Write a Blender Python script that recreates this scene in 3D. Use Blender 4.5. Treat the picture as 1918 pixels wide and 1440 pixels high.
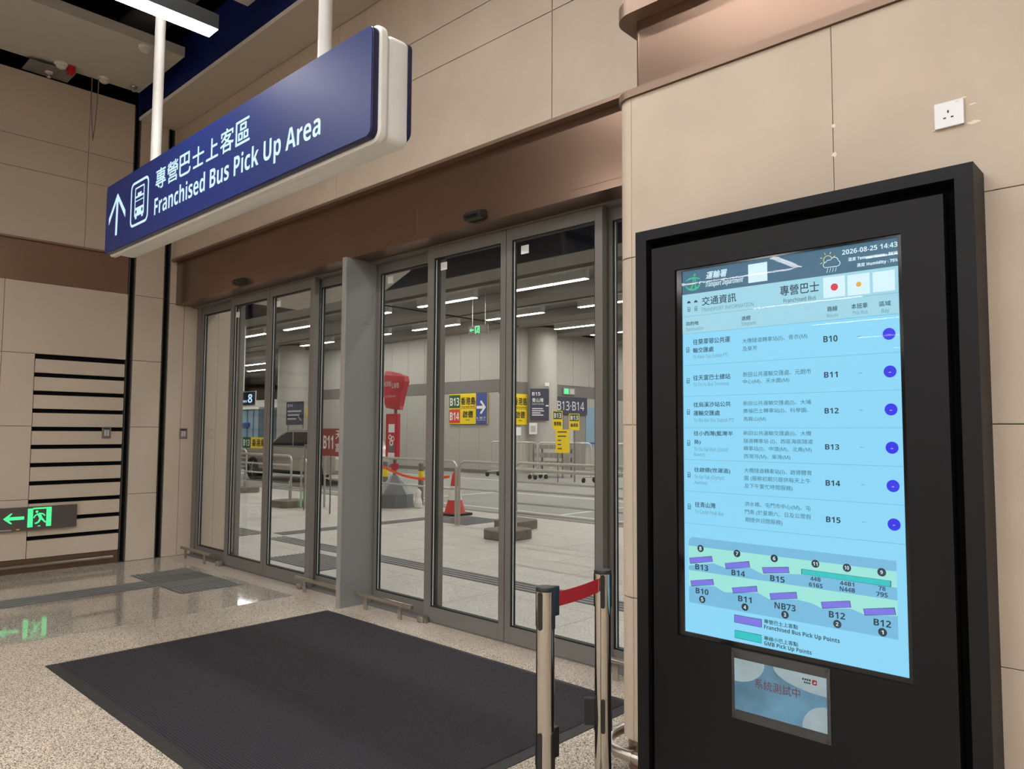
import bpy, bmesh, math, random
from mathutils import Vector, Matrix

random.seed(7)
scene = bpy.context.scene
C = scene.collection
for o in list(bpy.data.objects):
    bpy.data.objects.remove(o, do_unlink=True)

# ------------------------------------------------------------------ camera
CAM_H = 1.45
cam_data = bpy.data.cameras.new('camera')
cam_data.sensor_fit = 'HORIZONTAL'
cam_data.sensor_width = 36.0
cam_data.lens = 1392.13 / 1918.0 * 36.0
cam_data.clip_start = 0.05
cam_data.clip_end = 300
cam = bpy.data.objects.new('camera', cam_data)
C.objects.link(cam)
yaw, pitch, roll = math.radians(43.26861), math.radians(3.62028), math.radians(0.32446)
Rz = Matrix.Rotation(yaw, 4, 'Z')
Rx = Matrix.Rotation(math.radians(90) + pitch, 4, 'X')
Rr = Matrix.Rotation(roll, 4, 'Z')
cam.matrix_world = Matrix.Translation((0, 0, CAM_H)) @ Rz @ Rx @ Rr
scene.camera = cam

# ------------------------------------------------------------------ world and view
world = bpy.data.worlds.new('world')
world.use_nodes = True
world.node_tree.nodes['Background'].inputs[0].default_value = (0.9, 0.95, 1.0, 1)
world.node_tree.nodes['Background'].inputs[1].default_value = 0.02
scene.world = world
vs = scene.view_settings
vs.view_transform = 'Standard'
vs.look = 'None'
vs.exposure = 0.0
vs.gamma = 1.0
vs.use_curve_mapping = False
HALL_LAMP = 47.5        # emission of the hall's hanging linear lamps
TERMINUS_LAMP = 54.0    # emission of the bus terminus ceiling lamps

# key planes of the place (metres)
XL = -8.775      # left wall face
YF = 3.521       # upper front wall face
YR = 2.741       # face of the projecting wall block behind the display
XB = -1.948      # left flank of that block
YD = 3.77        # front of the sliding door leaves
YG = 3.85        # front of the fixed door lights
Z_BAND0, Z_BAND1 = 2.965, 3.405

# ------------------------------------------------------------------ helpers
ORG = {}

def link(o):
    C.objects.link(o)
    return o

def tag(o, label=None, cat=None, group=None, kind=None):
    if label: o['label'] = label
    if cat: o['category'] = cat
    if group: o['group'] = group
    if kind: o['kind'] = kind
    return o

def thing(name, label, cat, loc=(0, 0, 0), rz=0.0, group=None, local=False):
    o = bpy.data.objects.new(name, None)
    o.empty_display_size = 0.1
    link(o)
    o.location = loc
    o.rotation_euler = (0, 0, rz)
    ORG[o.name] = Vector((0, 0, 0)) if local else Vector(loc)
    return tag(o, label, cat, group)

class MB:
    def __init__(self):
        self.v, self.f = [], []
    def add(self, vs, fs):
        n = len(self.v)
        self.v += [tuple(p) for p in vs]
        self.f += [tuple(i + n for i in f) for f in fs]
        return self
    def box(self, x0, x1, y0, y1, z0, z1):
        vs = [(x, y, z) for z in (z0, z1) for y in (y0, y1) for x in (x0, x1)]
        return self.add(vs, [(0, 2, 3, 1), (4, 5, 7, 6), (0, 1, 5, 4), (2, 6, 7, 3), (0, 4, 6, 2), (1, 3, 7, 5)])
    def prism(self, poly, axis, a0, a1):
        # poly: 2D points; axis 'x': (y,z) extruded in x ; 'y': (x,z) ; 'z': (x,y)
        n = len(poly)
        def P(p, a):
            return (a, p[0], p[1]) if axis == 'x' else (p[0], a, p[1]) if axis == 'y' else (p[0], p[1], a)
        vs = [P(p, a0) for p in poly] + [P(p, a1) for p in poly]
        fs = [tuple(range(n))[::-1], tuple(range(n, 2 * n))]
        fs += [(i, (i + 1) % n, n + (i + 1) % n, n + i) for i in range(n)]
        return self.add(vs, fs)
    def loft(self, rings, closed=True, caps=True):
        n = len(rings[0]); vs = [p for r in rings for p in r]; fs = []
        for k in range(len(rings) - 1):
            for i in range(n if closed else n - 1):
                j = (i + 1) % n
                fs.append((k * n + i, k * n + j, (k + 1) * n + j, (k + 1) * n + i))
        if caps:
            fs.append(tuple(range(n))[::-1]); fs.append(tuple(range((len(rings) - 1) * n, len(rings) * n)))
        return self.add(vs, fs)
    def tube(self, pts, r, seg=10, r2=None):
        pts = [Vector(p) for p in pts]; rings = []
        up = None
        for i, p in enumerate(pts):
            d = (pts[min(i + 1, len(pts) - 1)] - pts[max(i - 1, 0)]).normalized()
            if up is None:
                up = Vector((0, 0, 1)) if abs(d.z) < .9 else Vector((1, 0, 0))
            s = d.cross(up).normalized(); up = s.cross(d).normalized()
            rr = r if r2 is None else r + (r2 - r) * i / (len(pts) - 1)
            rings.append([p + (s * math.cos(2 * math.pi * k / seg) + up * math.sin(2 * math.pi * k / seg)) * rr for k in range(seg)])
        return self.loft(rings)
    def lathe(self, prof, cx, cy, seg=24):
        # prof: list of (r, z)
        rings = [[(cx + r * math.cos(2 * math.pi * k / seg), cy + r * math.sin(2 * math.pi * k / seg), z) for k in range(seg)] for r, z in prof]
        return self.loft(rings)
    def build(self, name, mat, parent=None, bevel=0.0, smooth=False, seg=2, kind=None):
        org = ORG.get(parent.name, Vector((0, 0, 0))) if parent else Vector((0, 0, 0))
        me = bpy.data.meshes.new(name)
        me.from_pydata([(p[0] - org[0], p[1] - org[1], p[2] - org[2]) for p in self.v], [], self.f)
        me.update()
        bm = bmesh.new(); bm.from_mesh(me)
        bmesh.ops.recalc_face_normals(bm, faces=bm.faces)
        if bevel > 0:
            es = [e for e in bm.edges if len(e.link_faces) == 2 and e.calc_face_angle(0) > 0.6]
            bmesh.ops.bevel(bm, geom=es, offset=bevel, segments=seg, profile=0.5, affect='EDGES')
        bm.to_mesh(me); bm.free()
        if smooth:
            for p in me.polygons: p.use_smooth = True
            try: me.set_sharp_from_angle(angle=math.radians(40))
            except Exception: pass
        me.materials.append(mat)
        o = link(bpy.data.objects.new(name, me))
        if parent:
            o.parent = parent
            ORG[o.name] = org
        if kind: o['kind'] = kind
        return o

def box(name, x0, x1, y0, y1, z0, z1, mat, parent=None, bevel=0.0, kind=None):
    return MB().box(x0, x1, y0, y1, z0, z1).build(name, mat, parent, bevel, kind=kind)

def copy_tree(o, parent=None):
    c = o.copy(); link(c); c.parent = parent
    for ch in [k for k in o.children]:
        copy_tree(ch, c)
    return c

def rrect(x0, x1, z0, z1, r, n=6):
    pts = []
    for cx, cz, a in ((x1 - r, z1 - r, 0), (x0 + r, z1 - r, 90), (x0 + r, z0 + r, 180), (x1 - r, z0 + r, 270)):
        for k in range(n + 1):
            t = math.radians(a + 90 * k / n)
            pts.append((cx + r * math.cos(t), cz + r * math.sin(t)))
    return pts

def circ(cx, cz, r, n=28):
    return [(cx + r * math.cos(2 * math.pi * k / n), cz + r * math.sin(2 * math.pi * k / n)) for k in range(n)]

def is_cjk(s):
    return any(ord(c) > 0x2E80 for c in s)

def sans(s, bold):
    """swap latin letters and digits for the humanist sans forms of the built-in font stack"""
    out = ''
    for ch in s:
        if 'A' <= ch <= 'Z': out += chr((0x1D5D4 if bold else 0x1D5A0) + ord(ch) - 65)
        elif 'a' <= ch <= 'z': out += chr((0x1D5EE if bold else 0x1D5BA) + ord(ch) - 97)
        elif '0' <= ch <= '9': out += chr((0x1D7EC if bold else 0x1D7E2) + ord(ch) - 48)
        else: out += ch
    return out

_text_cache = {}
SCRATCH = bpy.data.scenes.new('scratch')
def glyphs(body, bold):
    key = (body, bold)
    if key in _text_cache: return _text_cache[key]
    cu = bpy.data.curves.new('t', 'FONT'); cu.body = sans(body, bold >= 1.9); cu.size = 1.0
    cu.resolution_u = 3
    ob = bpy.data.objects.new('t', cu); SCRATCH.collection.objects.link(ob)
    SCRATCH.view_layers[0].update(); dg = SCRATCH.view_layers[0].depsgraph
    me = bpy.data.meshes.new_from_object(ob.evaluated_get(dg))
    vs = [(v.co.x, v.co.y) for v in me.vertices]; fs = [tuple(p.vertices) for p in me.polygons]
    if is_cjk(body) and bold > 0:
        q = 0.011 * min(bold, 2.0); base_v, base_f = list(vs), list(fs)
        for dx, dy in ((-q, 0), (q, 0), (0, -q * .7), (0, q * .7)):
            n0 = len(vs); vs += [(x + dx, y + dy) for x, y in base_v]; fs += [tuple(i + n0 for i in f) for f in base_f]
    bpy.data.objects.remove(ob, do_unlink=True); bpy.data.curves.remove(cu); bpy.data.meshes.remove(me)
    _text_cache[key] = (vs, fs)
    return vs, fs

def text2d(body, u0, u1, v, h, bold=0, shear=0.0):
    """flat glyph polygons fitted to u0..u1, baseline (or ink bottom for CJK) v, cap height h"""
    vs, fs = glyphs(body, bold)
    xs = [p[0] for p in vs]; ys = [p[1] for p in vs]
    mx, Mx, my, My = min(xs), max(xs), min(ys), max(ys)
    sx = (u1 - u0) / (Mx - mx)
    if is_cjk(body): sy = h / (My - my); y0 = my
    else: sy = h / 0.714; y0 = 0.0
    return [(u0 + (p[0] - mx) * sx + shear * (p[1] - y0) * sy, v + (p[1] - y0) * sy) for p in vs], fs

class Flat:
    """collects flat shapes on a plane: origin + u*U + v*V, lifted along N"""
    def __init__(self, O, U, V, N, split=()):
        self.O, self.U, self.V, self.N = Vector(O), Vector(U), Vector(V), Vector(N)
        self.m = {}; self.split = split; self.n = 0
    def _p(self, u, v, d):
        return self.O + self.U * u + self.V * v + self.N * d
    def poly(self, key, pts, d=0.001):
        if key in self.split: self.n += 1; key = key + '#%d' % self.n
        mb = self.m.setdefault(key, MB())
        mb.add([self._p(u, v, d) for u, v in pts], [tuple(range(len(pts)))])
        return self
    def ring(self, key, outer, inner, d=0.001):
        mb = self.m.setdefault(key, MB()); n = len(outer)
        mb.add([self._p(u, v, d) for u, v in outer] + [self._p(u, v, d) for u, v in inner],
               [(i, (i + 1) % n, n + (i + 1) % n, n + i) for i in range(n)])
        return self
    def line(self, key, a, b, w, d=0.001):
        a, b = Vector(a), Vector(b); t = (b - a).normalized() * (w / 2); n = Vector((-t.y, t.x))
        return self.poly(key, [tuple(a + n), tuple(a - n), tuple(b - n), tuple(b + n)], d)
    def rect(self, key, u0, u1, v0, v1, d=0.001):
        return self.poly(key, [(u0, v0), (u1, v0), (u1, v1), (u0, v1)], d)
    def text(self, key, body, u0, u1, v, h, bold=0, shear=0.0, d=0.002):
        vs, fs = text2d(body, u0, u1, v, h, bold, shear)
        n = len(vs) // 5 if (is_cjk(body) and bold > 0) else len(vs) + 1   # overlaid bold copies step forward a hair
        self.m.setdefault(key, MB()).add([self._p(u, w, d + (i // n) * .0003) for i, (u, w) in enumerate(vs)], fs)
        return self
    def build(self, parent, table):
        out = {}
        for key, mb in self.m.items():
            name, mat = table[key.split('#')[0]]
            out[key] = mb.build(name, mat, parent)
            if len(mb.f) > 1 and '#' not in key: out[key]['kind'] = 'stuff'
        return out

# ------------------------------------------------------------------ materials
def srgb(r, g, b):
    f = lambda c: (c / 255 / 12.92) if c / 255 <= 0.04045 else ((c / 255 + 0.055) / 1.055) ** 2.4
    return (f(r), f(g), f(b), 1.0)

def new_mat(name):
    m = bpy.data.materials.new(name); m.use_nodes = True
    return m, m.node_tree.nodes, m.node_tree.links, m.node_tree.nodes['Principled BSDF']

def plain(name, col, rough=0.5, metal=0.0, spec=0.5, coat=0.0, var=0.0, vscale=6.0, bump=0.0, bscale=60.0):
    m, n, l, p = new_mat(name)
    p.inputs['Base Color'].default_value = col
    p.inputs['Roughness'].default_value = rough
    p.inputs['Metallic'].default_value = metal
    p.inputs['Specular IOR Level'].default_value = spec
    p.inputs['Coat Weight'].default_value = coat
    if var or bump:
        tc = n.new('ShaderNodeTexCoord')
        geo = n.new('ShaderNodeNewGeometry')
    if var:
        nz = n.new('ShaderNodeTexNoise'); nz.inputs['Scale'].default_value = vscale; nz.inputs['Detail'].default_value = 5
        l.new(geo.outputs['Position'], nz.inputs['Vector'])
        mp = n.new('ShaderNodeMapRange'); mp.inputs['From Min'].default_value = .3; mp.inputs['From Max'].default_value = .7
        mp.inputs['To Min'].default_value = 1 - var; mp.inputs['To Max'].default_value = 1 + var
        l.new(nz.outputs['Fac'], mp.inputs['Value'])
        mx = n.new('ShaderNodeVectorMath'); mx.operation = 'SCALE'
        mx.inputs[0].default_value = col[:3]
        l.new(mp.outputs[0], mx.inputs['Scale']); l.new(mx.outputs[0], p.inputs['Base Color'])
    if bump:
        nb = n.new('ShaderNodeTexNoise'); nb.inputs['Scale'].default_value = bscale; nb.inputs['Detail'].default_value = 3
        l.new(geo.outputs['Position'], nb.inputs['Vector'])
        bp = n.new('ShaderNodeBump'); bp.inputs['Strength'].default_value = bump; bp.inputs['Distance'].default_value = 0.003
        l.new(nb.outputs['Fac'], bp.inputs['Height']); l.new(bp.outputs[0], p.inputs['Normal'])
    return m

def emit(name, col, strength=1.0, base=None):
    m, n, l, p = new_mat(name)
    p.inputs['Base Color'].default_value = base or (0.02, 0.02, 0.02, 1)
    p.inputs['Emission Color'].default_value = col
    p.inputs['Emission Strength'].default_value = strength
    p.inputs['Roughness'].default_value = 0.4
    return m

def granite(name, light, mid, dark, scale, rough, spec=0.5, dark_amount=0.38, tile=None, rvar=0.0):
    """speckled granite: grains from voronoi cells plus fine noise"""
    m, n, l, p = new_mat(name)
    geo = n.new('ShaderNodeNewGeometry')
    vo = n.new('ShaderNodeTexVoronoi'); vo.inputs['Scale'].default_value = scale
    l.new(geo.outputs['Position'], vo.inputs['Vector'])
    sep = n.new('ShaderNodeSeparateColor'); l.new(vo.outputs['Color'], sep.inputs[0])
    cr = n.new('ShaderNodeValToRGB'); cr.color_ramp.interpolation = 'LINEAR'
    e = cr.color_ramp.elements
    e[0].position = 0.0; e[0].color = dark
    e[1].position = 1.0; e[1].color = light
    a = cr.color_ramp.elements.new(dark_amount * .55); a.color = dark
    b = cr.color_ramp.elements.new(dark_amount); b.color = mid
    c = cr.color_ramp.elements.new(min(.95, dark_amount + .25)); c.color = light
    l.new(sep.outputs[0], cr.inputs['Fac'])
    nz = n.new('ShaderNodeTexNoise'); nz.inputs['Scale'].default_value = 2.2; nz.inputs['Detail'].default_value = 4
    l.new(geo.outputs['Position'], nz.inputs['Vector'])
    mp = n.new('ShaderNodeMapRange'); mp.inputs['From Min'].default_value = .3; mp.inputs['From Max'].default_value = .7
    mp.inputs['To Min'].default_value = .93; mp.inputs['To Max'].default_value = 1.06
    l.new(nz.outputs['Fac'], mp.inputs['Value'])
    sc = n.new('ShaderNodeVectorMath'); sc.operation = 'SCALE'
    l.new(cr.outputs['Color'], sc.inputs[0]); l.new(mp.outputs[0], sc.inputs['Scale'])
    last = sc.outputs[0]
    if tile:
        oi = n.new('ShaderNodeObjectInfo')
        mr = n.new('ShaderNodeMapRange'); mr.inputs['To Min'].default_value = 1 - tile; mr.inputs['To Max'].default_value = 1 + tile
        l.new(oi.outputs['Random'], mr.inputs['Value'])
        s2 = n.new('ShaderNodeVectorMath'); s2.operation = 'SCALE'
        l.new(last, s2.inputs[0]); l.new(mr.outputs[0], s2.inputs['Scale']); last = s2.outputs[0]
    l.new(last, p.inputs['Base Color'])
    p.inputs['Roughness'].default_value = rough
    p.inputs['Specular IOR Level'].default_value = spec
    return m

M = {}
M['beige'] = plain('beige_cladding', srgb(193, 177, 159), 0.5, spec=0.3, var=0.05, vscale=3.5, bump=0.12, bscale=35)
M['beige2'] = plain('beige_cladding_smooth', srgb(195, 179, 161), 0.45, spec=0.35, var=0.03, vscale=2.0)
M['black'] = plain('matt_black_void', (0.006, 0.006, 0.007, 1), 0.9, spec=0.1)
M['gap'] = plain('dark_joint', (0.012, 0.011, 0.010, 1), 0.85, spec=0.1)
M['bronze'] = plain('satin_bronze_metal', srgb(140, 115, 99), 0.30, metal=0.92, spec=0.5, var=0.03, vscale=2)
M['bronze_trim'] = plain('bronze_trim', srgb(140, 116, 100), 0.42, metal=0.6)
M['frame'] = plain('door_frame_metal', srgb(122, 118, 113), 0.45, metal=0.15)
M['gasket'] = plain('black_gasket', (0.008, 0.008, 0.008, 1), 0.6)
M['edge'] = plain('glass_edge_bead', srgb(190, 200, 198), 0.25, spec=0.6)
M['fin'] = plain('grey_fin_paint', srgb(150, 150, 148), 0.4, metal=0.35)
M['fin_trim'] = plain('fin_front_trim', srgb(176, 176, 174), 0.35, metal=0.5)
M['steel'] = plain('brushed_steel', srgb(190, 184, 176), 0.28, metal=1.0)
M['chrome'] = plain('polished_steel', srgb(190, 184, 175), 0.06, metal=1.0)
M['white'] = plain('white_paint', srgb(226, 224, 218), 0.4)
M['sign_white'] = plain('white_sign_body', srgb(226, 224, 219), 0.38)
M['sign_pole'] = plain('white_pole_paint', srgb(196, 193, 188), 0.4)
M['raft'] = plain('ceiling_raft_white', srgb(190, 184, 174), 0.6, var=0.02)
M['soffit'] = plain('soffit_warm_white', srgb(190, 180, 166), 0.6)
M['blue_void'] = plain('deep_blue_upper_wall', srgb(16, 34, 104), 0.5, var=0.35, vscale=1.2)
M['ducts'] = plain('grey_duct', srgb(120, 116, 110), 0.6, var=0.1)
M['sign_blue'] = plain('sign_blue_face', srgb(22, 38, 98), 0.5, spec=0.25)
M['sign_blue_edge'] = plain('sign_blue_edge', srgb(16, 26, 66), 0.3)
M['mat_pile'] = plain('charcoal_mat_pile', srgb(60, 58, 62), 0.95, spec=0.1, var=0.25, vscale=120)
M['mat_base'] = plain('charcoal_mat_base', srgb(30, 30, 33), 0.95, spec=0.1)
M['mat_edge'] = plain('black_rubber_border', srgb(44, 43, 43), 0.6, spec=0.4, var=0.2, vscale=20, bump=.2)
M['kiosk'] = plain('kiosk_black', srgb(21, 21, 24), 0.48, spec=0.25)
M['kiosk_panel'] = plain('kiosk_panel_black', srgb(18, 18, 21), 0.45, spec=0.25)
M['kiosk_dark'] = plain('kiosk_groove', (0.003, 0.003, 0.003, 1), 0.7, spec=0.1)
M['bezel'] = plain('screen_bezel', (0.004, 0.004, 0.005, 1), 0.12)
M['belt'] = plain('red_belt', srgb(176, 10, 14), 0.6)
M['blackplastic'] = plain('black_plastic', srgb(26, 26, 27), 0.45)
M['socket'] = plain('white_plastic', srgb(232, 233, 234), 0.3)
M['putty'] = plain('pale_putty', srgb(226, 214, 196), 0.7)
M['switch_plate'] = plain('switch_plate_metal', srgb(140, 130, 118), 0.4, metal=0.6)
M['slot_edge'] = plain('grey_channel_metal', srgb(92, 90, 84), 0.4, metal=0.6)
M['tactile'] = plain('grey_tactile', srgb(112, 112, 110), 0.5, var=.06, vscale=8)
M['tactile2'] = plain('grey_tactile_base', srgb(92, 93, 92), 0.5)
M['concrete'] = plain('concrete_block', srgb(128, 117, 106), 0.9, var=.15, vscale=14, bump=.3)
M['road'] = plain('road_surface', srgb(140, 138, 132), 0.6, spec=.4, var=.10, vscale=.6)
M['road_line'] = plain('road_paint', srgb(206, 204, 196), 0.7)
M['tgrey'] = plain('terminus_wall_panel', srgb(176, 172, 163), 0.55, var=.03, vscale=1.0)
M['tband'] = plain('terminus_dark_band', srgb(116, 112, 107), 0.55)
M['tceil'] = plain('terminus_ceiling', srgb(116, 112, 106), 0.6)
M['tbeam'] = plain('terminus_beam', srgb(134, 129, 122), 0.6)
M['navy_ceiling'] = plain('navy_ceiling', srgb(12, 18, 40), 0.7)
M['rail'] = plain('galvanised_tube', srgb(196, 194, 186), 0.35, metal=.7)
M['yellow'] = plain('yellow_placard', srgb(246, 214, 20), 0.5)
M['green'] = plain('green_print', srgb(46, 92, 48), 0.5)
M['redp'] = plain('red_orange_print', srgb(214, 72, 52), 0.5)
M['bluep'] = plain('blue_print', srgb(60, 80, 150), 0.5)
M['navyp'] = plain('navy_board', srgb(56, 60, 82), 0.45)
M['whitep'] = plain('white_print', srgb(238, 238, 236), 0.5)
M['blackp'] = plain('black_print', (0.01, 0.01, 0.012, 1), 0.6)
M['greyp'] = plain('grey_print', srgb(190, 190, 188), 0.6)
M['red'] = plain('red_paint', srgb(190, 32, 48), 0.45)
M['redbag'] = plain('red_plastic_bag', srgb(196, 52, 62), 0.35, bump=.6, bscale=8)
M['stopbase'] = plain('grey_plastic_base', srgb(112, 116, 118), 0.3)
M['orange'] = plain('orange_tape', srgb(255, 98, 48), 0.5)
M['conered'] = plain('cone_red', srgb(206, 50, 44), 0.45)
M['conewhite'] = plain('cone_sleeve', srgb(226, 224, 220), 0.35)
M['placard_red'] = plain('placard_dull_red', srgb(150, 60, 56), 0.5)
M['car'] = plain('car_paint', srgb(188, 180, 170), 0.22, metal=.3, coat=.6)
M['carglass'] = plain('car_glass', (0.012, 0.013, 0.014, 1), 0.08)
M['tyre'] = plain('tyre', srgb(34, 34, 34), 0.8)
M['paleblue'] = plain('pale_blue_poster', srgb(136, 170, 190), 0.5)
M['doorgrey'] = plain('grey_steel_door', srgb(142, 138, 131), 0.5)
M['lamp_house'] = plain('black_lamp_housing', srgb(24, 24, 24), 0.5)
M['lamp'] = emit('hall_lamp_diffuser', (1.0, 0.985, 0.965, 1), HALL_LAMP)
M['lamp_added_high'] = emit('added_high_lamp_diffuser', (1.0, 0.985, 0.965, 1), HALL_LAMP * 1.8)  # for the stronger unseen lamp added to brighten the upper front wall
M['tlamp'] = emit('terminus_lamp_diffuser', (1.0, 0.98, 0.94, 1), TERMINUS_LAMP)
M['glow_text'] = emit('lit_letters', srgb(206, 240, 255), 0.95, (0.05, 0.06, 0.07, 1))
M['exit_green'] = emit('lit_green', srgb(82, 240, 150), 0.9, srgb(60, 200, 120))
M['exit_board'] = plain('exit_sign_board', srgb(88, 82, 78), 0.3)
M['s_base'] = emit('screen_pale_blue', srgb(138, 218, 252), 0.97)
M['s_head'] = emit('screen_header_teal', srgb(52, 104, 132), 0.95)
M['s_light'] = emit('screen_band_pale', srgb(158, 216, 234), 0.97)
M['s_white'] = emit('screen_white', srgb(214, 244, 255), 1.0)
M['s_black'] = emit('screen_ink', srgb(22, 44, 62), 0.9)
M['s_dark'] = emit('screen_ink_soft', srgb(48, 92, 112), 0.95)
M['s_grey'] = emit('screen_ink_grey', srgb(98, 146, 164), 0.95)
M['s_line'] = emit('screen_rule', srgb(104, 176, 204), 0.95)
M['s_blue'] = emit('screen_blue', srgb(12, 22, 238), 0.95)
M['s_purple'] = emit('screen_purple', srgb(120, 118, 232), 0.95)
M['s_teal'] = emit('screen_teal', srgb(22, 200, 204), 0.95)
M['s_road'] = emit('screen_road_blue', srgb(116, 190, 228), 0.95)
M['s_green'] = emit('screen_pale_green', srgb(156, 232, 222), 0.97)
M['s_logo'] = emit('screen_logo_green', srgb(40, 190, 150), 0.95)
M['s_yellow'] = emit('screen_yellow', srgb(222, 226, 130), 0.95)
M['s_red'] = emit('screen_red', srgb(222, 40, 70), 0.95)
M['s_orange'] = emit('screen_orange', srgb(240, 170, 60), 0.95)
M['paper_blue'] = plain('paper_sky_blue', srgb(112, 172, 208), 0.5, var=.3, vscale=9)
M['paper_pale'] = plain('paper_pale_blue', srgb(186, 214, 228), 0.5, var=.12, vscale=12)
M['paper_red'] = plain('paper_red_ink', srgb(132, 60, 88), 0.6)
M['pouch'] = plain('clear_pouch_edge', srgb(70, 72, 74), 0.2, bump=.8, bscale=30)
M['led'] = emit('small_red_led', (1, .05, .05, 1), 0.6, (0.3, 0, 0, 1))
M['alarm_red'] = plain('alarm_red', srgb(176, 14, 20), 0.4)
M['detector'] = plain('detector_white', srgb(214, 210, 200), 0.45)
M['blue_light'] = emit('lit_blue_sign', srgb(190, 225, 255), 1.2)

def glass_mat(name, tint, ior=1.45, rough=0.0):
    m, n, l, p = new_mat(name)
    n.remove(p)
    out = n['Material Output']
    tr = n.new('ShaderNodeBsdfTransparent'); tr.inputs[0].default_value = tint
    gl = n.new('ShaderNodeBsdfGlossy'); gl.inputs['Roughness'].default_value = rough
    lw = n.new('ShaderNodeLayerWeight'); lw.inputs['Blend'].default_value = 0.5
    r0 = ((ior - 1) / (ior + 1)) ** 2
    pw = n.new('ShaderNodeMath'); pw.operation = 'POWER'; pw.inputs[1].default_value = 5.0
    l.new(lw.outputs['Facing'], pw.inputs[0])
    ma = n.new('ShaderNodeMath'); ma.operation = 'MULTIPLY_ADD'; ma.inputs[1].default_value = 1 - r0; ma.inputs[2].default_value = r0
    l.new(pw.outputs[0], ma.inputs[0])
    mx = n.new('ShaderNodeMixShader')
    l.new(ma.outputs[0], mx.inputs[0]); l.new(tr.outputs[0], mx.inputs[1]); l.new(gl.outputs[0], mx.inputs[2])
    l.new(mx.outputs[0], out.inputs['Surface'])
    return m
M['glass'] = glass_mat('door_glass', (0.965, 0.975, 0.97, 1), 1.35)
M['pouch_film'] = glass_mat('clear_plastic_film', (0.9, 0.9, 0.9, 1), 1.35, 0.15)
M['screen_glass'] = glass_mat('screen_cover_glass', (0.98, 0.98, 0.98, 1), 1.18, 0.0)

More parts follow.
